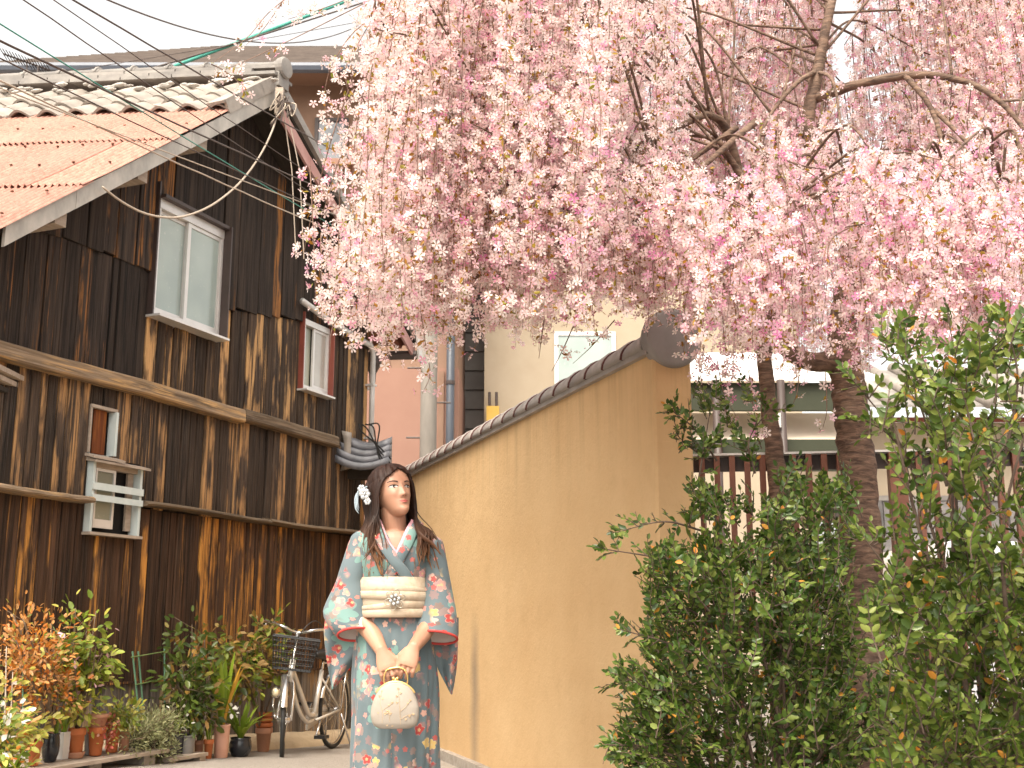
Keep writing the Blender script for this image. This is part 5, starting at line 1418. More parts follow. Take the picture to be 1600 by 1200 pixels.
for s in (-1, 1):
    for k in range(30):
        q = k / 29.0; yy = lerp(-.062, .07, q) + rs.uniform(-.006, .006)
        z0 = .100 - .9 * max(0, -yy - .02) ** 1.2
        root = hp_((.012 + s * .004, yy * .85, min(.113, z0 + .012)))
        side = hp_((s * (.070 - .25 * max(0, -yy - .03)), yy * .95 + .004, .045 - .25 * max(0, -yy - .035)))
        tem = hp_((s * (.082 - .0 * q), lerp(-.034, .075, q) , -.012 + rs.uniform(-.006, .006)))
        jaw = hp_((s * (.079 + .008 * rs.random()), lerp(-.012, .075, q), -.085))
        if s < 0:
            end = lp(lerp(604, 566, (q * 1.0 + rs.uniform(-.1, .1)) % 1), rs.uniform(868, 902), lerp(-.125, -.06, q)); mid = lp(lerp(588, 563, q), 838, lerp(-.085, -.01, q))
        else:
            end = lp(lerp(650, 690, (q + rs.uniform(-.12, .12)) % 1), rs.uniform(850, 892), lerp(-.135, -.05, q)); mid = lp(lerp(655, 672, q), 832, lerp(-.095, -.01, q))
        mid = mid + Vector((rs.uniform(-.008, .008), rs.uniform(-.008, .006), 0)); wv = Vector((rs.uniform(-.012, .012), rs.uniform(-.006, .004), 0))
        lock([root, side, tem, jaw, mid, mid.lerp(end, .55) + wv, end], rs.uniform(.0105, .0155))
    for k in range(16):                                # fine loose strands
        q = rs.random(); yy = lerp(-.05, .05, q)
        jaw = hp_((s * .090, lerp(-.03, .06, q), -.085)); end = lp(rs.uniform(562, 606) if s < 0 else rs.uniform(648, 694), rs.uniform(850, 905), -.12)
        lock([hp_((s * .03, yy, .104)), hp_((s * .078, yy, .03)), jaw, jaw.lerp(end, .5) + Vector((rs.uniform(-.02, .02), -.01, 0)), end], rs.uniform(.0022, .004), 'strand')
for k in range(22):                                    # back of the head down to the shoulders
    a = lerp(-1.25, 1.25, k / 21); sx, cy_ = math.sin(a), math.cos(a)
    lock([hp_((.03 * sx, .02 + .05 * cy_, .108)), hp_((.078 * sx, .02 + .082 * cy_, .04)), hp_((.080 * sx, .015 + .082 * cy_, -.04)), hp_((.082 * sx, .02 + .07 * cy_, -.11)), Vector((.125 * sx, .075 + .05 * cy_, 1.36)), Vector((.12 * sx, .09 + .05 * cy_, 1.25))], .017)
# hair ornament
orn = part(hair, 'hair_ornament'); oc = hp_((-.088, .035, .005))
M_pale = mat_var('pale_blue_silk', (.34, .42, .48), (.46, .53, .58), 30, .5, bump=.1)
b = MB()
for fc, rr in ((oc + Vector((-.005, -.035, -.002)), .022), (oc + Vector((.006, -.035, -.03)), .014), (oc + Vector((-.02, -.02, .02)), .016)):
    for k in range(6):
        a = 2 * PI * k / 6; b.sphere(fc + Vector((math.cos(a) * rr * .6, -.004, math.sin(a) * rr * .6)), (rr * .45, rr * .22, rr * .45), 8, 6)
    b.sphere(fc + Vector((0, -.008, 0)), rr * .25, 8, 6)
b.build('silk_flower', M_silver, orn, True)
b = MB()
for k in range(3):
    P = catmull([oc + Vector((.0, .0, .03)), oc + Vector((-.03 - .006 * k, .0, .02 - .01 * k)), oc + Vector((-.036 - .004 * k, 0, -.03 - .01 * k)), oc + Vector((-.03, 0, -.055 - .01 * k))], 5); b.tube(P, [.012] * (len(P) - 4) + [.010, .008, .006, .002], 8, flat=.3)
b.build('ribbon', M_pale, orn, True)

# ---- kimono
def loft_uv(name, rings, mat, parent, closed=True, uoff=0.0, usc=1.0, voff=0.0):
    n = len(rings[0]); me = bpy.data.meshes.new(name); vs = [tuple(p) for r in rings for p in r]; fs = []; uvs = []
    mid = rings[len(rings) // 2]; u = [0.0]
    for j in range(n): u.append(u[-1] + (mid[(j + 1) % n] - mid[j]).length)
    v = [0.0]
    for i in range(1, len(rings)): v.append(v[-1] + (sum(((rings[i][j] - rings[i - 1][j]).length for j in range(n))) / n))
    for i in range(len(rings) - 1):
        for j in range(n if closed else n - 1):
            k = (j + 1) % n; fs.append((i * n + j, (i + 1) * n + j, (i + 1) * n + k, i * n + k)[::-1])
            uvs += [(u[j] + uoff, voff - v[i]), (u[j + 1] + uoff, voff - v[i]), (u[j + 1] + uoff, voff - v[i + 1]), (u[j] + uoff, voff - v[i + 1])][::1] if False else [(u[j] + uoff, voff - v[i]), (u[j + 1] + uoff, voff - v[i]), (u[j + 1] + uoff, voff - v[i + 1]), (u[j] + uoff, voff - v[i + 1])]
    me.from_pydata(vs, [], fs)
    uvl = me.uv_layers.new(name='UVMap')
    # corners follow the reversed face order (i,k)->(i,j) handled by vertex lookup
    for li, lo in enumerate(me.loops):
        vi = lo.vertex_index; fidx = li // 4; a, b2 = fs[fidx], None
        i_, j_ = divmod(vi, n)
        base_j = fidx % (n if closed else n - 1)
        uu = u[base_j] if j_ == base_j else u[base_j + 1]
        uvl.data[li].uv = (uu * usc + uoff, voff - v[i_])
    me.materials.append(mat); me.polygons.foreach_set('use_smooth', [True] * len(me.polygons)); me.update()
    return link(name, me, parent)
kim = part(woman, 'kimono')
TZ = [1.02, 1.10, 1.20, 1.26, 1.31, 1.345, 1.370, 1.390, 1.408, 1.425]
TA = [.128, .128, .137, .152, .166, .168, .160, .138, .100, .072]
TBd = [.105, .102, .112, .122, .118, .106, .094, .080, .068, .062]
tA = lambda z: interp(z, TZ, TA); tB = lambda z: interp(z, TZ, TBd)
CY = .015; zV, xV = lz(868), lx(625, 868); zT = 1.425
def fold_t(x, z, t):
    return .0035 * math.sin(t * 9 + z * 22) + .003 * math.sin(t * 17 - z * 31)
def torso_front(x, z): a = tA(z); return CY - tB(z) * math.sqrt(max(0, 1 - (x / a) ** 2))
rings = []; nT = 72
for i in range(44):
    z = lerp(zT, 1.04, i / 43); a, b2 = tA(z), tB(z)
    if z > zV:
        q = (z - zV) / (zT - zV); xr_, xl_ = lerp(xV + .001, .060, q), lerp(xV - .001, -.050, q)
    else: xr_, xl_ = xV + .0005, xV - .0005
    tr = -math.acos(max(-1, min(1, xr_ / a))); tl = -math.acos(max(-1, min(1, xl_ / a))) + 2 * PI
    ring = []
    for k in range(nT + 1):
        t = lerp(tr, tl, k / nT); f_ = 1 + fold_t(0, z, t) / a * smooth(1.425, 1.36, z) if False else 1 + fold_t(0, z, t) / .13
        ring.append(Vector((a * math.cos(t) * f_, CY + b2 * math.sin(t) * f_, z)))
    rings.append(ring)
loft_uv('bodice', rings, M_kim, kim, False, .37, 1, 2.0)
SZ = [0.012, .2, .5, .7, .85, .95, 1.03, 1.10]
SA = [.172, .166, .163, .163, .160, .152, .140, .128]
SB_ = [.135, .128, .122, .124, .126, .122, .112, .104]
rings = []
for i in range(64):
    z = lerp(1.10, .012, i / 63); a, b2 = interp(z, SZ, SA), interp(z, SZ, SB_); ring = []
    for k in range(112):
        t = 2 * PI * k / 112 - PI / 2
        dn = smooth(1.08, .75, z)
        fo = .006 * math.sin(t * 5 + 1.2 * math.sin(z * 4)) + .0045 * math.sin(t * 11 + z * 5.0) + .003 * math.sin(t * 23 - z * 9)
        ov = .007 * (1 / (1 + math.exp(-((t + PI / 2 + (2 * PI if t < -PI else 0)) - .30 - .12 * (z - .5)) * 60)) - 1) if abs(t + PI / 2) < 1.2 else 0
        f_ = 1 + (fo * dn + ov * smooth(1.08, .95, z)) / .14
        cx = .010 * smooth(1.05, .8, z)
        ring.append(Vector((cx + a * math.cos(t) * f_, CY + b2 * math.sin(t) * f_, z)))
    rings.append(ring)
loft_uv('skirt', rings, M_kim, kim, True, 1.9, 1, 1.0)
# collar bands
def band(name, path, w, mat, lift, twist=0.0, uv=False, parent=kim):
    P = [Vector((x, 0, z)) for x, z in path]; P = catmull(P, 7); rings = []
    for i, p in enumerate(P):
        t = (P[min(i + 1, len(P) - 1)] - P[max(i - 1, 0)]).normalized(); s = Vector((t.z, 0, -t.x))
        ring = []
        for q, up in ((-.5, 0), (-.42, 1), (0, 1.15), (.42, 1), (.5, 0), (0, -.4)):
            c = p + s * (q * w); ring.append(Vector((c.x, torso_front(max(-tA(c.z) * .98, min(tA(c.z) * .98, c.x)), c.z) - lift - .0045 * up, c.z)))
        rings.append(ring)
    return loft_uv(name, rings, mat, parent, True, rnd.uniform(0, 3), 1, rnd.uniform(0, 3))
band('inner_collar', [(.072, 1.432), (.056, 1.395), (.038, 1.345), (.020, 1.298)], .020, M_pinkc, .003)
band('inner_collar', [(-.060, 1.432), (-.043, 1.395), (-.018, 1.345), (.018, 1.300)], .012, M_pinkc, .002)
band('collar', [(.092, 1.428), (.076, 1.39), (.058, 1.34), (.034, 1.29), (.006, 1.24), (-.02, 1.19)], .040, M_kim, .006)
band('collar', [(-.078, 1.430), (-.062, 1.39), (-.038, 1.34), (.000, 1.285), (.045, 1.228), (.062, 1.200)], .042, M_kim, .009)
# back collar round the nape
b = [Vector((.09 * math.cos(t), .055 + .065 * math.sin(t), 1.425 + .03 * max(0, math.sin(t)))) for t in [lerp(-.25, PI + .25, k / 24) for k in range(25)]]
rings = []
for p in b:
    o_ = (p - Vector((0, .045, p.z))).normalized(); rings.append([p + o_ * .006 + Vector((0, 0, -.03)), p + o_ * .008, p + Vector((0, 0, .008)), p - o_ * .004, p - o_ * .004 + Vector((0, 0, -.03))])
loft_uv('collar', rings, M_kim, kim, True, .9)
# sleeves
def sleeve(rows, bag, yc, th, byc, cuff, s, uo):
    """rows: photo rows (y, left, right); a hanging bag behind; cuff = (x centre px, y px, half width px)"""
    Y_ = [r[0] for r in rows]; L_ = [r[1] for r in rows]; Rr = [r[2] for r in rows]
    rings = []; N = 40; n0, n1 = Y_[0], Y_[-1]
    cc = lp(cuff[0], cuff[1], -.055); ca = abs(lx(cuff[0] + cuff[2], cuff[1]) - lx(cuff[0], cuff[1]))
    rim = [cc + Vector((ca * math.cos(t), .052 * math.sin(t), -.024 * math.sin(t) - .012 * s * math.cos(t) * .5)) for t in [2 * PI * k / N for k in range(N)]]
    M_ = 26
    for i in range(M_):
        q = i / (M_ - 1); y = lerp(n0, n1, q); a0, a1 = lx(interp(y, Y_, L_), y), lx(interp(y, Y_, Rr), y)
        cx, hw = (a0 + a1) / 2, (a1 - a0) / 2; zc = lz(y); yc_ = interp(q, [0, .5, 1], yc); t_ = interp(q, [0, .4, 1], th)
        ring = []
        for k in range(N):
            t = 2 * PI * k / N; wr = 1 + (.030 * math.sin(3 * t + q * 7) + .022 * math.sin(5 * t - q * 11)) * smooth(.05, .3, q)
            p = Vector((cx + hw * math.cos(t) * wr, yc_ + t_ * math.sin(t) * wr, zc + .010 * math.sin(t) * q))
            p = p.lerp(rim[k], smooth(.80, 1.0, q)); ring.append(p)
        rings.append(ring)
    # rounded shoulder cap
    top = rings[0]; ctr = sum(top, Vector()) / N; capr = [[ctr.lerp(p, k) + Vector((0, 0, .022 * (1 - k * k))) for p in top] for k in (.05, .4, .75)]
    o = loft_uv('sleeve', capr + rings, M_kim, kim, True, uo, 1, uo * .7)
    MB().tube(rim + [rim[0]], .0048, 8, caps=False).build('red_edge', M_kred, o, True)
    inn = [rim, [c.lerp(cc, .12) + Vector((0, .004, .012)) for c in rim], [c.lerp(cc, .30) + Vector((0, .012, .05)) for c in rim], [c.lerp(cc, .85) + Vector((0, .012, .07)) for c in rim]]
    MB().loft(inn, True, False).build('lining', M_lining, o, True)
    Yb = [r[0] for r in bag]; rings = []
    for i in range(24):
        q = i / 23; y = lerp(Yb[0], Yb[-1], q); a0, a1 = lx(interp(y, Yb, [r[1] for r in bag]), y), lx(interp(y, Yb, [r[2] for r in bag]), y)
        cx, hw = (a0 + a1) / 2, (a1 - a0) / 2; zc = lz(y); ring = []
        t_ = .034 * (1 - .75 * q)
        for k in range(32):
            t = 2 * PI * k / 32; ring.append(Vector((cx + hw * math.copysign(abs(math.cos(t)) ** .8, math.cos(t)), byc + .012 * math.sin(q * 5 + math.cos(t) * 4) + t_ * math.sin(t), zc)))
        rings.append(ring)
    ob = loft_uv('sleeve_drop', rings, M_kim, o, True, uo + .8, 1, uo + .4)
    e = [r[0 if s > 0 else 16] + Vector((0, -.006, 0)) for r in rings]
sleeve([(838, 549, 577), (850, 544, 588), (865, 539, 590), (885, 533, 582), (905, 527, 573), (930, 517, 576), (950, 509, 580), (970, 504, 583), (984, 505, 584)],
       [(955, 506, 560), (985, 503, 580), (1005, 505, 578), (1025, 507, 560), (1045, 510, 543), (1065, 513, 529), (1078, 515, 519)],
       [.0, -.01, -.045], [.05, .062, .055], .045, (556, 991, 28), -1, .3)
sleeve([(846, 664, 692), (858, 657, 695), (875, 655, 698), (900, 663, 702), (930, 661, 709), (950, 656, 714), (970, 650, 716), (986, 647, 716)],
       [(965, 668, 716), (990, 664, 716), (1010, 668, 715), (1030, 677, 714), (1050, 685, 712), (1070, 695, 709), (1086, 703, 706)],
       [.0, -.01, -.045], [.05, .062, .055], .045, (681, 996, 33), 1, 2.2)
# obi: overlapping folded strips
obi = part(woman, 'obi')
def strip(z0l, z1l, z0r, z1r, g, name='obi_fold'):
    rings = []
    for k in range(73):
        t = 2 * PI * k / 72 - PI / 2; c, s = math.cos(t), math.sin(t); fr = (c + 1) / 2
        za, zb2 = lerp(z0l, z0r, fr), lerp(z1l, z1r, fr); a, b2 = .142 + g, .138 + g
        rings.append([Vector(((a - .004) * c, CY + (b2 - .004) * s, za)), Vector((a * c, CY + b2 * s, za + .0012)), Vector(((a + .0008) * c, CY + (b2 + .0008) * s, (za + zb2) / 2)), Vector((a * c, CY + b2 * s, zb2 - .0012)), Vector(((a - .004) * c, CY + (b2 - .004) * s, zb2))])
    MB().loft(rings, False, False).build(name, M_obi, obi, True)
zo0, zo1 = lz(963, -.11), lz(901, -.11)
hO = zo1 - zo0
strip(zo0, zo1, zo0, zo1, -.004)
strip(zo0 + .58 * hO, zo0 + .96 * hO, zo0 + .60 * hO, zo0 + .70 * hO, .001)
strip(zo0 + .46 * hO, zo0 + .66 * hO, zo0 + .38 * hO, zo0 + .62 * hO, .003)
strip(zo0 + .14 * hO, zo0 + .24 * hO, zo0 + .22 * hO, zo0 + .48 * hO, .001)
strip(zo0 - .004, zo0 + .20 * hO, zo0 - .004, zo0 + .20 * hO, .0)
br = part(obi, 'brooch'); bc_ = lp(617, 937, -.133)
b = MB(); b2_ = MB()
for k in range(6):
    a = 2 * PI * k / 6 + .3; d = Vector((math.cos(a), 0, math.sin(a))); e = Vector((-math.sin(a), 0, math.cos(a)))
    b.tube([bc_ + d * (.008 + .016 * (1 - math.cos(q))) + e * (.011 * math.sin(q)) for q in [2 * PI * m_ / 14 for m_ in range(15)]], .0018, 6)
    b2_.sphere(bc_ + d * .016 + Vector((0, -.004, 0)), (.0065, .004, .0065), 8, 6)
b2_.sphere(bc_ + Vector((0, -.006, 0)), .0055, 8, 6)
b.build('wire_petals', mat_var('dull_silver', (.34, .30, .24), (.44, .40, .33), 30, .3, .7, bump=0), br, True); b2_.build('pearls', M_silver, br, True)['kind'] = 'stuff'

# ---- handbag held in front of her
BY = -.20
bag = thing('handbag', 'small cream clasp handbag embroidered with tan sprigs held by the woman', 'handbag', (PX, 4.5, 0))
def m_bag():
    t = NT('cream_bag_cloth'); v = t.coord('Object'); t.bump(t.noise(v, 260, 3, .6), .2, .002)
    return t.base(t.mix(t.ramp(t.noise(v, 12, 3, .5), [(.35, 0.), (.65, 1.)]), (.31, .27, .225), (.36, .315, .27)), .8)
rowsb = [(1066, 610, 626), (1069, 602, 634), (1074, 595, 641), (1082, 589, 647), (1092, 584, 651), (1105, 580, 655), (1118, 579, 655), (1128, 581, 653), (1134, 584, 650), (1138, 592, 641)]
rings = []
for i in range(30):
    y = lerp(1066, 1138, i / 29); a0 = lx(interp(y, [r[0] for r in rowsb], [r[1] for r in rowsb]), y, BY); a1 = lx(interp(y, [r[0] for r in rowsb], [r[2] for r in rowsb]), y, BY); q = i / 29
    th_ = .012 + .024 * math.sin(PI * min(1, .08 + .8 * q)) ** .8 * (1 if q < .9 else 1 - (q - .9) * 4)
    rings.append([Vector(((a0 + a1) / 2 + (a1 - a0) / 2 * math.cos(t), BY + th_ * math.copysign(abs(math.sin(t)) ** .75, math.sin(t)), lz(y, BY))) for t in [2 * PI * k / 36 for k in range(36)]])
MB().loft(rings).build('pouch', m_bag(), bag, True)
arc = [lp(x, y, BY - .004) for x, y in ((588, 1083), (592, 1077), (599, 1071), (608, 1066.5), (618, 1065), (628, 1066.5), (637, 1071), (644, 1077), (648, 1083))]
MB().tube(catmull(arc, 4), .0042, 8).build('gold_frame', M_gold, bag, True)
b = MB(); b.sphere(lp(615, 1060, BY), .0065, 10, 8); b.sphere(lp(621, 1060, BY), .0065, 10, 8); b.tube([lp(618, 1066, BY), lp(618, 1060, BY)], .004, 6); b.build('clasp', M_gold, bag, True)
for pts in (((601, 1070), (600, 1062), (601, 1054), (604, 1047)), ((636, 1070), (637, 1062), (636, 1054), (632, 1046))):
    MB().tube(catmull([lp(x, y, BY + .005) for x, y in pts], 5), .0030, 6).build('chain', M_gold, bag, True)
MB().tube(catmull([lp(x, y, BY + .012) for x, y in ((604, 1047), (612, 1044), (624, 1043), (632, 1046))], 5), .004, 6).build('handle', M_gold, bag, True)
M_emb = mat_var('tan_embroidery', (.46, .31, .18), (.56, .40, .25), 50, .7, bump=.2)
eb = MB()
def on_bag(x, y):
    q = (y - 1066) / 72; th_ = .012 + .024 * math.sin(PI * min(1, .08 + .8 * q)) ** .8 * (1 if q < .9 else 1 - (q - .9) * 4)
    a0 = interp(y, [r[0] for r in rowsb], [r[1] for r in rowsb]); a1 = interp(y, [r[0] for r in rowsb], [r[2] for r in rowsb]); c = max(-.98, min(.98, (x - (a0 + a1) / 2) / ((a1 - a0) / 2)))
    return lp(x, y, BY - th_ * (1 - c * c) ** .375 - .0012)
for vine in (((597, 1130), (598, 1115), (594, 1100), (595, 1088), (597, 1080)), ((626, 1132), (625, 1115), (624, 1098), (623, 1085), (622, 1076)), ((625, 1112), (634, 1104), (641, 1094)), ((597, 1110), (606, 1104), (613, 1098)), ((626, 1124), (636, 1118), (646, 1116)), ((609, 1128), (608, 1118), (606, 1112))):
    eb.tube(catmull([on_bag(*v_) for v_ in vine], 4), .0007, 4)
for (x, y, r_) in ((597, 1080, .004), (593, 1088, .004), (598, 1092, .004), (622, 1076, .0045), (626, 1083, .004), (620, 1088, .004), (641, 1094, .0045), (637, 1099, .004), (613, 1098, .0045), (608, 1102, .004), (646, 1116, .0045), (640, 1119, .004), (606, 1112, .007), (610, 1115, .005), (602, 1115, .005), (634, 1124, .004), (620, 1098, .004), (591, 1114, .0035), (613, 1134, .004), (605, 1133, .004)):
    for a in (0.3, 2.3, 4.4): eb.sphere(on_bag(x, y) + Vector((math.cos(a), 0, math.sin(a))) * r_ * .6, (r_ * .6, .0012, r_ * .45), 6, 4)
eb.build('embroidery', M_emb, bag)['kind'] = 'stuff'
# ================================================================== WEEPING CHERRY TREE
tb0 = at(1352, 1200, 5.35)
cherry = thing('weeping_cherry_tree', 'weeping cherry tree in full pink blossom growing beside the end of the yellow wall', 'tree', (tb0.x, 5.35, 0))
CT = Vector((tb0.x, 5.35, 0))
def m_bark():
    t = NT('cherry_bark'); v = t.coord('Object')
    n = t.noise(t.mapping(v, (14, 14, 60)), 1, 4, .6, .5); n2 = t.noise(v, 6, 4, .6)
    c = t.mix(t.ramp(n, [(.38, 0.), (.64, 1.)]), (.060, .034, .023), (.19, .115, .078))
    c = t.mix(t.ramp(n2, [(.5, 0.), (.7, .6)]), c, (.24, .165, .12))
    t.bump(n, .7, .012); return t.base(c, .85)
M_bark = m_bark()
M_twig = mat_var('cherry_twig', (.12, .065, .045), (.24, .15, .11), 30, .8, bump=.2)
def limb_px(pts, name, parent=cherry, n=12):
    P = [at(x, y, Y) for x, y, Y, r in pts]
    C_ = catmull(P, 8); rad = interp_list([p[3] for p in pts], len(C_))
    wob = [c + Vector((rnd.uniform(-1, 1), rnd.uniform(-1, 1), 0)) * rad[i] * .10 for i, c in enumerate(C_)]
    MB().tube([w - CT for w in wob], rad, n).build(name, M_bark, parent, True)
    return C_
trunk = [(1354, 1330, 5.35, .115), (1352, 1150, 5.35, .10), (1347, 900, 5.35, .094), (1342, 760, 5.35, .086), (1331, 650, 5.35, .080), (1322, 570, 5.35, .078), (1318, 500, 5.35, .068), (1330, 420, 5.3, .056), (1325, 340, 5.25, .046), (1292, 262, 5.2, .040), (1262, 205, 5.2, .034), (1278, 110, 5.2, .028), (1296, 20, 5.2, .022), (1330, -120, 5.3, .014)]
BR = [limb_px(trunk, 'trunk', n=18)]
BR.append(limb_px([(1228, 1250, 5.55, .060), (1224, 900, 5.55, .052), (1212, 730, 5.55, .046), (1202, 640, 5.55, .040), (1195, 560, 5.5, .037), (1190, 480, 5.5, .033), (1178, 400, 5.5, .029), (1166, 330, 5.4, .026), (1150, 250, 5.3, .022), (1130, 195, 5.2, .020), (1105, 178, 5.1, .017)], 'trunk', n=14))
for b_ in ([(1322, 556, 5.34, .055), (1275, 566, 5.3, .046), (1232, 548, 5.2, .040), (1208, 505, 5.15, .034), (1214, 440, 5.1, .030), (1192, 370, 5.0, .024), (1165, 290, 5.0, .018), (1120, 215, 4.9, .012)],
           [(1105, 178, 5.1, .016), (1060, 198, 5.0, .015), (1010, 228, 4.9, .012), (960, 275, 4.8, .010), (915, 340, 4.7, .006)],
           [(1215, 240, 5.15, .017), (1110, 300, 4.9, .015), (1010, 335, 4.7, .012), (900, 370, 4.6, .010), (800, 412, 4.5, .007), (715, 445, 4.4, .004)],
           [(1180, 190, 5.1, .018), (1110, 250, 4.8, .013), (1050, 300, 4.7, .010), (985, 350, 4.6, .007), (930, 420, 4.5, .004)],
           [(1150, 200, 5.1, .016), (1080, 250, 4.9, .012), (1020, 300, 4.8, .009), (970, 350, 4.8, .005)],
           [(1270, 155, 5.2, .026), (1340, 132, 5.1, .022), (1420, 118, 5.0, .019), (1480, 121, 4.9, .016), (1540, 142, 4.8, .013), (1595, 195, 4.7, .010), (1650, 290, 4.6, .006)],
           [(1415, 119, 5.0, .014), (1455, 170, 4.9, .012), (1478, 250, 4.8, .009), (1492, 340, 4.7, .006), (1500, 430, 4.7, .003)],
           [(1460, 172, 4.9, .011), (1510, 222, 4.8, .009), (1565, 290, 4.7, .006), (1600, 370, 4.6, .003)],
           [(1278, 110, 5.2, .014), (1245, 130, 5.1, .011), (1200, 185, 5.0, .008), (1172, 260, 4.9, .004)],
           [(1278, 112, 5.2, .010), (1300, 125, 5.0, .008), (1312, 180, 4.9, .005), (1316, 260, 4.8, .003)],
           [(1330, 335, 5.25, .030), (1372, 300, 5.2, .022), (1420, 285, 5.1, .016), (1480, 300, 5.0, .010), (1540, 350, 4.9, .005)],
           [(1330, 420, 5.3, .028), (1400, 380, 5.4, .02), (1480, 350, 5.5, .014), (1580, 360, 5.6, .008)],
           [(1322, 340, 5.2, .024), (1290, 312, 5.0, .018), (1240, 318, 4.8, .012), (1180, 360, 4.6, .007), (1130, 430, 4.5, .004)]):
    BR.append(limb_px(b_, 'branch'))
# mask of the crown in the photograph, used to know how far the twigs hang
low_x = [300, 470, 480, 520, 560, 620, 680, 740, 800, 850, 900, 960, 1000, 1040, 1100, 1150, 1200, 1260, 1320, 1380, 1450, 1520, 1700, 2100]
low_y = [-400, 400, 470, 500, 515, 535, 520, 490, 500, 535, 525, 495, 470, 480, 530, 580, 590, 600, 600, 580, 560, 555, 580, 560]
left_y = [-300, 0, 60, 130, 210, 270, 330, 400, 470, 520]
left_x = [620, 575, 555, 560, 545, 560, 520, 470, 485, 560]
rs = np.random.RandomState(5)
twigs = []
# arching secondary branches out of the crown, then hanging twigs
crown = [p for C_ in BR for p in C_[len(C_) // 2:]] + [p for p in BR[0][60:]]
sec = MB()
targets = []
for i in range(200):
    xx = rs.uniform(470, 1720); YY = rs.uniform(3.75, 5.2) if rs.rand() < .72 else rs.uniform(5.2, 6.8)
    yy = rs.uniform(-260, 330)
    if xx > 960 and yy < 250:
        if rs.rand() < .45: yy = rs.uniform(240, 430); YY = rs.uniform(3.9, 4.8)
        else: YY = rs.uniform(5.35, 6.5)
        if yy < 250 and rs.rand() < .08: continue
    targets.append((xx, YY, yy))
for xx, YY, yy in targets:
    yl = np.interp(xx, low_x, low_y)
    if yy > yl - 60: yy = yl - 60 - rs.rand() * 200
    xx = max(xx, float(np.interp(yy, left_y, left_x)) + 25)
    E_ = at(xx, yy, YY); S_ = min((crown[rs.randint(len(crown))] for _ in range(14)), key=lambda c: (c - E_).length + (1.2 if c.z > E_.z + .5 else 0))
    M1 = S_.lerp(E_, .45) + Vector((rs.normal(0, .09), rs.normal(0, .09), .10 + .22 * rs.rand())); M2 = S_.lerp(E_, .8) + Vector((rs.normal(0, .05), rs.normal(0, .05), .12 * rs.rand() + .03))
    P = catmull([S_, M1, M2, E_], 8)
    sec.tube([p - CT for p in P], list(np.linspace(.0075, .0025, len(P))), 5)
    nt = 7
    for k in range(nt):
        q = .35 + .65 * (k + rs.rand()) / nt; twigs.append((P[min(len(P) - 1, int(q * (len(P) - 1)))], E_ - S_))
for C_ in BR[3:]:
    for p in C_[9::4]: twigs.append((p, Vector((rs.uniform(-1, 1), rs.uniform(.3, 1), 0))))
o = sec.build('branchlets', M_bark, cherry, True); o['kind'] = 'stuff'
tw = MB(); FPOS, FDIR, FTW = [], [], []
def add_twig(pts, dens=1.0, gap=.030, always=False):
    P = catmull(pts, 5)
    n = len(P)
    tw.tube([p - CT for p in P], list(np.linspace(.0032, .0012, n)), 3, caps=False)
    acc = 0.0
    for a, b in zip(P, P[1:]):
        seg = (b - a).length; acc += seg
        while acc > gap:
            acc -= gap
            if rs.rand() > dens: continue
            c = a.lerp(b, rs.rand())
            for j in range(rs.randint(2, 5)):
                d = rs.normal(0, 1, 3); d[2] = d[2] * .7 - .35; d /= np.linalg.norm(d)
                FPOS.append((c.x + d[0] * .040 * (.6 + .8 * rs.rand()), c.y + d[1] * .040 * (.6 + .8 * rs.rand()), c.z + d[2] * .036)); FDIR.append(d); FTW.append((c.x, c.y, c.z))
for S_, d in twigs:
    x_, y_, dp_ = project([S_]); x_, y_ = x_[0], y_[0]
    if S_.y < 3.5 or x_ > 1800 or x_ < np.interp(y_, left_y, left_x) + 8: continue
    yl = float(np.interp(x_, low_x, low_y)) + rs.normal(0, 14)
    zend = at(x_, yl, S_.y).z
    L_ = (S_.z - zend) * rs.uniform(.62, 1.0) if rs.rand() < .75 else (S_.z - zend) * rs.uniform(.25, .7)
    L_ = min(L_, 1.9)
    if L_ < .12: continue
    dd = Vector((d.x, d.y, 0)); dd = dd.normalized() if dd.length > .01 else Vector((1, 0, 0))
    out = (.10 + .16 * rs.rand()) * (1.0 if d.x > 0 or x_ > 760 else .35); sw = Vector((rs.uniform(-.05, .05), rs.uniform(-.05, .05), 0))
    add_twig([S_, S_ + dd * out * .6 + Vector((0, 0, -L_ * .22)), S_ + dd * out * .9 + sw + Vector((0, 0, -L_ * .6)), S_ + dd * out + sw * .4 + Vector((0, 0, -L_))], .80)
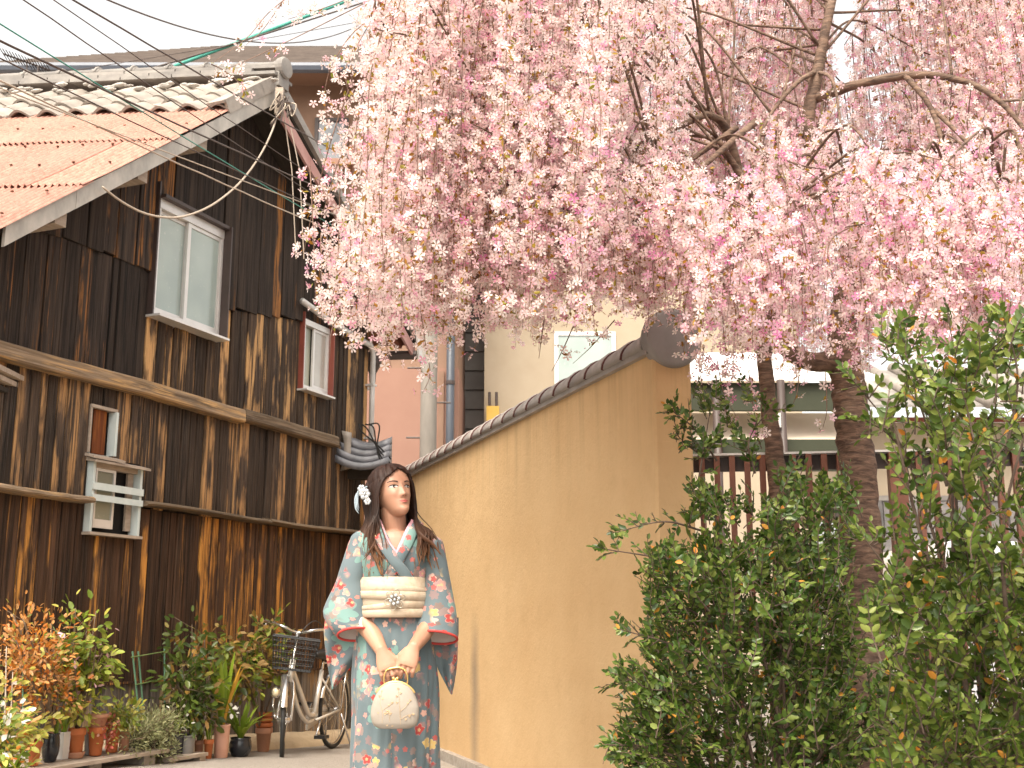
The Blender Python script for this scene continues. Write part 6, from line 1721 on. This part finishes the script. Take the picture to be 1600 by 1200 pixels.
for pts, dn in (([(640, 10, 4.5), (565, 40, 4.4), (525, 90, 4.3), (508, 140, 4.3), (512, 195, 4.3)], .8), ([(600, -10, 4.5), (480, 50, 4.4), (400, 88, 4.3), (345, 112, 4.3)], .35), ([(470, -20, 4.4), (420, 20, 4.4), (385, 60, 4.3), (330, 100, 4.3)], .3), ([(330, 100, 4.3), (350, 110, 4.3), (372, 128, 4.3), (385, 150, 4.3)], 1.0),
                ([(450, -10, 4.5), (412, 45, 4.5), (385, 70, 4.4)], .3), ([(545, 140, 4.4), (520, 210, 4.3), (498, 290, 4.3), (485, 345, 4.3), (474, 398, 4.3)], .75), ([(560, 200, 4.5), (530, 250, 4.4), (515, 300, 4.3), (500, 345, 4.3)], .6), ([(655, 470, 4.3), (666, 545, 4.2), (672, 585, 4.2), (660, 615, 4.2)], .9), ([(600, 490, 4.3), (604, 540, 4.2), (612, 575, 4.2)], .9),
                ([(690, 490, 4.4), (705, 528, 4.3), (722, 548, 4.3)], .8), ([(745, 470, 4.4), (752, 510, 4.3), (742, 545, 4.3)], .9), ([(545, 480, 4.3), (520, 510, 4.2), (515, 560, 4.2)], .5), ([(900, 500, 4.6), (880, 545, 4.5), (862, 580, 4.5)], .25), ([(960, 500, 4.6), (925, 540, 4.5), (895, 568, 4.5)], .25), ([(850, 500, 4.7), (842, 560, 4.6)], .3),
                ([(1120, 560, 4.9), (1130, 610, 4.8), (1150, 650, 4.8)], .9), ([(1170, 580, 4.9), (1178, 640, 4.8), (1185, 680, 4.8)], .8), ([(1290, 580, 4.9), (1292, 640, 4.8), (1286, 668, 4.8)], .8), ([(1250, 570, 4.9), (1246, 610, 4.8), (1240, 630, 4.8)], .7), ([(1100, 540, 4.9), (1095, 590, 4.9), (1110, 625, 4.9)], .8), ([(560, 60, 4.5), (540, 110, 4.4), (548, 170, 4.4), (540, 240, 4.4)], .9), ([(600, -40, 4.6), (560, -10, 4.5), (500, 15, 4.5), (450, 30, 4.5)], .5)):
    add_twig([at(*p) for p in pts], dn, .028)
for k in range(46):                                     # dense fringe on the lower left of the crown
    xx = rs.uniform(490, 800); yl = float(np.interp(xx, low_x, low_y)) + rs.normal(0, 10); Y_ = rs.uniform(4.1, 4.8); y0 = yl - rs.uniform(120, 260)
    dx = rs.uniform(-40, 10)
    add_twig([at(xx - dx, y0, Y_ + .1), at(xx - dx * .4, lerp(y0, yl, .5), Y_), at(xx, yl, Y_)], .9)
o = tw.build('twigs', M_twig, cherry, True); o['kind'] = 'stuff'
FPOS = np.array(FPOS); FDIR = np.array(FDIR); FTW = np.array(FTW)
fx, fy, fd = project(FPOS)
# leave out flowers far outside the view and the few that would hang below the crown
keep = (fx > -200) & (fx < 1760) & (fy > -170) & (fd > 3.3)
keep &= ~((fx > 1150) & (fx < 1700) & (fy > 545 + 60 * rs.rand(len(fx))) & (rs.rand(len(fx)) < .55))
FPOS, FDIR, FTW, fx, fy, fd = FPOS[keep], FDIR[keep], FTW[keep], fx[keep], fy[keep], fd[keep]
print('flowers', len(FPOS))
T = [(0, 0, 0)]; F = []; FM = []
for k in range(5):
    a = 2 * PI * k / 5; i0 = len(T)
    for da, r_, h_ in ((-.36, .72, .16), (-.16, 1.0, .20), (.0, .88, .17), (.16, 1.0, .20), (.36, .72, .16)): T.append((math.cos(a + da) * r_, math.sin(a + da) * r_, h_))
    F += [(0, i0, i0 + 1, i0 + 2), (0, i0 + 2, i0 + 3, i0 + 4)]; FM += [0, 0]
i0 = len(T); T += [(.10, 0, .10), (-.06, .09, .10), (-.06, -.09, .10)]; F += [(i0, i0 + 1, i0 + 2)]; FM += [1]
i0 = len(T); T += [(.14, 0, -.02), (-.08, .13, -.02), (-.08, -.13, -.02), (0, 0, -.42)]; F += [(i0, i0 + 1, i0 + 3), (i0 + 1, i0 + 2, i0 + 3), (i0 + 2, i0, i0 + 3)]; FM += [2, 2, 2]
def petal_mat(name, rand, cols):
    t = NT(name)
    r = t.n('ShaderNodeNewGeometry').outputs['Random Per Island'] if rand == 'island' else t.n('ShaderNodeObjectInfo').outputs['Random']
    c = t.ramp(r, cols)
    t.base(c, .6); t.b.inputs['Specular IOR Level'].default_value = .2
    tr = t.n('ShaderNodeBsdfTranslucent'); t.l(c, tr.inputs[0]); mx = t.n('ShaderNodeMixShader'); mx.inputs[0].default_value = .5
    t.l(t.b.outputs[0], mx.inputs[1]); t.l(tr.outputs[0], mx.inputs[2]); t.l(mx.outputs[0], t.out.inputs[0]); return t.m
PC = [(0, (.94, .86, .83)), (.40, (.93, .80, .78)), (.75, (.92, .72, .72)), (.92, (.89, .58, .64)), (.97, (.86, .46, .60)), (1, (.80, .32, .52))]
M_petal = petal_mat('cherry_petal', 'island', PC); M_petal_p = petal_mat('pink_cherry_petal', 'island', [(0, (.93, .76, .80)), (.55, (.92, .66, .76)), (.85, (.88, .46, .66)), (1, (.78, .26, .54))]); M_petal_o = petal_mat('cherry_petal_single', 'obj', PC)
M_stamen = mat_var('stamen', (.62, .36, .12), (.70, .45, .2), 9, .7, bump=0)
M_sepal = leaf_mat('sepal', [(.20, .10, .03), (.30, .17, .03), (.26, .22, .04)], .6, .3)
n = len(FPOS)
# deeper pink clumps towards the right of the crown
size = rs.uniform(.0155, .0215, n)
nrm = FDIR * .8 + rs.normal(0, .45, (n, 3)) + np.array([[0, -.35, -.1]])
Rf = frames(nrm, rs.uniform(0, 6.28, n))
closed = rs.rand(n) < .16                               # half open flowers are narrower
sz3 = np.stack([size, size, size], axis=1); sz3[closed] *= np.array([.55, .55, 2.2])
order = np.argsort(-(size / fd) * ((fx > 0) & (fx < 1600) & (fy > 0) & (fy < 1200)) * (1 - .0 * fd))
near = np.zeros(n, bool); vis = (fx > 0) & (fx < 1600) & (fy > 0) & (fd < np.quantile(fd, .12))
cand = np.where(vis & ~closed)[0]; near[rs.choice(cand, min(300, len(cand)), False)] = True
rest = ~near
pk = (rs.rand(n) < np.interp(fx, [600, 1000, 1250], [.03, .25, .45]) * np.interp(fy, [0, 200, 350], [.35, .6, 1.]))
V, L, C, Mi = scatter(T, F, FM, FPOS[rest] - np.array(CT), Rf[rest], sz3[rest])
Mi = np.where((Mi == 0) & np.repeat(pk[rest], len(F)), 5, Mi)
# young leaves and buds among the flowers
nl = int(n * .42); sel = rs.choice(n, nl, False)
ld = FDIR[sel] + rs.normal(0, .4, (nl, 3)) + np.array([[0, 0, -.3]]); Rl = leaf_R(ld, rs.normal(0, 1, (nl, 3)) + np.array([[0, -.4, .6]])); ll = rs.uniform(.016, .030, nl)
VL = scatter(LEAF_T, LEAF_F, [3] * 6, FTW[sel] + FDIR[sel] * .012 - np.array(CT), Rl, np.stack([ll, ll * .5, ll], axis=1))
nbud = int(n * .10); sel = rs.choice(n, nbud, False)
BT = [(0, 0, 0), (.5, .0, .55), (-.25, .43, .55), (-.25, -.43, .55), (0, 0, 1.3)]; BF = [(0, 1, 2), (0, 2, 3), (0, 3, 1), (4, 2, 1), (4, 3, 2), (4, 1, 3)]
bd = rs.normal(0, 1, (nbud, 3)) + np.array([[0, 0, -.8]])
bpz = FTW[sel] + bd / np.linalg.norm(bd, axis=1, keepdims=True) * .02
VB = scatter(BT, BF, [4] * 6, bpz - np.array(CT), frames(bd, rs.uniform(0, 6, nbud)), rs.uniform(.006, .010, nbud))
V, L, C, Mi = join_sc([(V, L, C, Mi), VL, VB])
M_young = leaf_mat('young_cherry_leaf', [(.26, .13, .02), (.42, .21, .03), (.38, .26, .04), (.24, .28, .04)], .5, .4)
M_bud = leaf_mat('deep_pink_bud', [(.70, .20, .38), (.80, .34, .50), (.84, .48, .58)], .5, .35)
o = link('blossoms', np_mesh('blossoms', V, L, C, [M_petal, M_stamen, M_sepal, M_young, M_bud, M_petal_p], Mi), cherry); o['kind'] = 'stuff'
bm1 = np_mesh('blossom', np.array(T), np.concatenate([np.array(f) for f in F]), [len(f) for f in F], [M_petal_o, M_stamen, M_sepal], FM)
for i in np.where(near)[0]:
    b_ = link('blossom', bm1, cherry)
    m_ = Matrix(Rf[i].tolist()).to_4x4(); m_.translation = Vector(FPOS[i]) - CT
    b_.matrix_local = m_ @ Matrix.Scale(size[i], 4)

# ================================================================== BUSHES IN FRONT OF THE FENCE
def bush(name, label, base, regions, sprays, cols, leaf_ln, seed, nleaf, big_parts=300, oran=.012, stem_n=26, leaf_w=.52):
    rs = np.random.RandomState(seed); t = thing(name, label, 'bush', base); B0 = Vector(base)
    pos, dirs, nr, ln = [], [], [], []; sb = MB(); tips = []
    def spray(a, b, k, lsz):
        a, b = Vector(a), Vector(b); mid = a.lerp(b, .5) + Vector(rs.normal(0, .012, 3)); P = catmull([a, mid, b], 5)
        sb.tube([p - B0 for p in P], list(np.linspace(.0026, .0012, len(P))), 4, caps=False)
        ax = (b - a).normalized(); side = ax.cross(Vector(rs.normal(0, .5, 3)) + Vector((0, -.5, 1))).normalized(); up = side.cross(ax).normalized()
        for j in range(k):
            q = .12 + .88 * (j + .3 * rs.rand()) / k; i = min(len(P) - 2, int(q * (len(P) - 1))); p = P[i].lerp(P[i + 1], q * (len(P) - 1) - i)
            for s in ((-1, 1) if j < k - 1 else (0,)):
                d = ax * (.75 if s else 1.0) + side * s + Vector(rs.normal(0, .18, 3)); nn = up + Vector(rs.normal(0, .35, 3))
                pos.append(p - B0); dirs.append(d); nr.append(nn); ln.append(lsz * rs.uniform(.7, 1.2) * (1 - .25 * q))
    for (x0, x1, y0, y1, Y0, Y1, cnt, lean) in regions:
        for i in range(cnt):
            x, y, Y = rs.uniform(x0, x1), rs.uniform(y0, y1), rs.uniform(Y0, Y1); c = at(x, y, Y)
            d = (c - (B0 + Vector((0, 0, .5)))).normalized() * .7 + Vector(rs.normal(0, .5, 3)) + Vector((lean, -.1, .35)); d.normalize(); L_ = rs.uniform(.09, .19)
            spray(c - d * L_ * .5, c + d * L_ * .5, rs.randint(5, 9), leaf_ln); tips.append(c - d * L_ * .5)
    for pts in sprays:
        P = catmull([at(*p) for p in pts], 6); sb.tube([p - B0 for p in P], list(np.linspace(.005, .0015, len(P))), 5, caps=False)
        for i in range(2, len(P), 2):
            d = (P[i] - P[i - 2]).normalized()
            for s in (-1, 1):
                e = (d * .7 + d.cross(Vector((0, -1, .3))).normalized() * s * .7 + Vector(rs.normal(0, .2, 3))).normalized()
                if rs.rand() < .75: spray(P[i], P[i] + e * rs.uniform(.05, .10), rs.randint(3, 6), leaf_ln)
        spray(P[-2], P[-1] + (P[-1] - P[-2]).normalized() * .05, 6, leaf_ln)
    st = MB()
    for k in range(stem_n):
        e = tips[rs.randint(len(tips))]; r0 = B0 + Vector((rs.uniform(-.15, .15), rs.uniform(-.12, .12), 0)); m1 = r0.lerp(e, .4) + Vector((0, 0, .10)) + Vector(rs.normal(0, .03, 3)); m2 = r0.lerp(e, .75) + Vector(rs.normal(0, .03, 3)) + Vector((0, 0, .03))
        P = catmull([r0, m1, m2, e], 6); st.tube([p - B0 for p in P], list(np.linspace(.011, .0025, len(P))), 6)
    st.build('stems', M_bushstem, t, True)['kind'] = 'stuff'; sb.build('twigs', M_bushstem, t, True)['kind'] = 'stuff'
    pos, dirs, nr, ln = np.array(pos), np.array(dirs), np.array(nr), np.array(ln); n = len(pos); print(name, n)
    R = leaf_R(dirs, nr); sz = np.stack([ln, ln * leaf_w, ln], axis=1); mi = (rs.rand(n) < oran).astype(int)
    X_, Y_, D_ = project(pos + np.array(B0)); vis = np.where((X_ > 0) & (X_ < 1590) & (Y_ < 1190))[0]
    sel = vis[np.argsort(-(ln[vis] / D_[vis]) * (.6 + .4 * rs.rand(len(vis))))][:big_parts]; m_ = np.zeros(n, bool); m_[sel] = True
    V, L, C, M = scatter(LEAF_T, LEAF_F, [0] * 6, pos[~m_], R[~m_], sz[~m_])
    ms = [leaf_mat(name + '_leaf', cols, .32, .28), M_orleaf]
    o = link('foliage', np_mesh('foliage', V, L, C, ms, np.repeat(mi[~m_], 6), True), t); o['kind'] = 'stuff'
    lm = np_mesh('leaf', LEAF_T * np.array([1, leaf_w, 1]), np.concatenate([np.array(f) for f in LEAF_F]), [3] * 6, [leaf_mat(name + '_single_leaf', cols, .32, .28, 'obj')], None, True)
    for i in np.where(m_)[0]:
        b_ = link('leaf', lm, t); m4 = Matrix(R[i].tolist()).to_4x4(); m4.translation = Vector(pos[i]); b_.matrix_local = m4 @ Matrix.Scale(ln[i], 4)
    return t
M_bushstem = mat_var('bush_stem', (.055, .034, .024), (.12, .08, .058), 30, .85, bump=.3)
M_orleaf = leaf_mat('orange_leaf', [(.55, .20, .03), (.60, .30, .05)], .5, .4)
c0 = at(1190, 1150, 4.4)
bush('evergreen_bush', 'dense dark green small leaved bush reaching across the corner of the yellow wall', (c0.x, 4.45, 0),
     [(1010, 1330, 860, 1230, 4.0, 4.9, 900, -.1), (1080, 1330, 770, 900, 4.1, 4.8, 175, -.1), (975, 1060, 1040, 1220, 4.1, 4.6, 120, -.4), (1180, 1330, 735, 800, 4.2, 4.7, 32, 0), (1080, 1180, 600, 720, 4.6, 5.0, 16, -.2), (1250, 1420, 950, 1250, 3.9, 4.6, 220, .1)],
     [[(1085, 880, 4.3), (1010, 868, 4.25), (945, 858, 4.2)], [(1100, 830, 4.4), (1040, 815, 4.35), (975, 828, 4.3)], [(1080, 1020, 4.2), (1030, 1000, 4.2), (985, 988, 4.2)], [(1060, 1085, 4.2), (1010, 1070, 4.2), (970, 1058, 4.2)], [(1050, 1180, 4.2), (1000, 1165, 4.2), (960, 1165, 4.2)],
      [(1120, 720, 4.7), (1085, 670, 4.65), (1050, 642, 4.6)], [(1110, 720, 4.7), (1080, 700, 4.7), (1060, 682, 4.6)], [(1090, 960, 4.3), (1060, 940, 4.25), (1045, 905, 4.2)], [(1150, 800, 4.5), (1110, 770, 4.5), (1085, 800, 4.4)], [(1090, 760, 4.6), (1100, 700, 4.6), (1110, 640, 4.7)], [(1180, 740, 4.6), (1170, 690, 4.6), (1200, 640, 4.6)]],
     [(.026, .055, .010), (.050, .095, .014), (.095, .145, .024), (.20, .24, .055)], .034, 31, 0, leaf_w=.60)
c0 = at(1520, 1150, 3.3)
bush('leggy_bush', 'taller looser bush with lighter yellow green leaves on long stems before the fence', (c0.x, 3.4, 0),
     [(1380, 1760, 1000, 1230, 2.9, 3.7, 420, 0), (1365, 1740, 850, 1020, 2.9, 3.7, 235, 0), (1390, 1720, 700, 860, 2.9, 3.6, 72, 0), (1380, 1640, 500, 700, 2.9, 3.5, 80, .1), (1500, 1660, 480, 900, 2.8, 3.4, 60, .1)],
     [[(1480, 900, 3.3), (1410, 700, 3.3), (1330, 590, 3.3)], [(1470, 800, 3.3), (1400, 690, 3.25), (1340, 650, 3.2)], [(1550, 800, 3.2), (1510, 640, 3.2), (1480, 490, 3.2)], [(1560, 760, 3.1), (1590, 600, 3.1), (1570, 500, 3.1)], [(1450, 980, 3.3), (1380, 880, 3.3), (1350, 840, 3.3)], [(1480, 760, 3.2), (1440, 640, 3.2), (1400, 540, 3.2)]],
     [(.035, .065, .010), (.070, .115, .015), (.12, .17, .026), (.26, .29, .07)], .036, 32, 0, leaf_w=.58, stem_n=22, oran=.02)
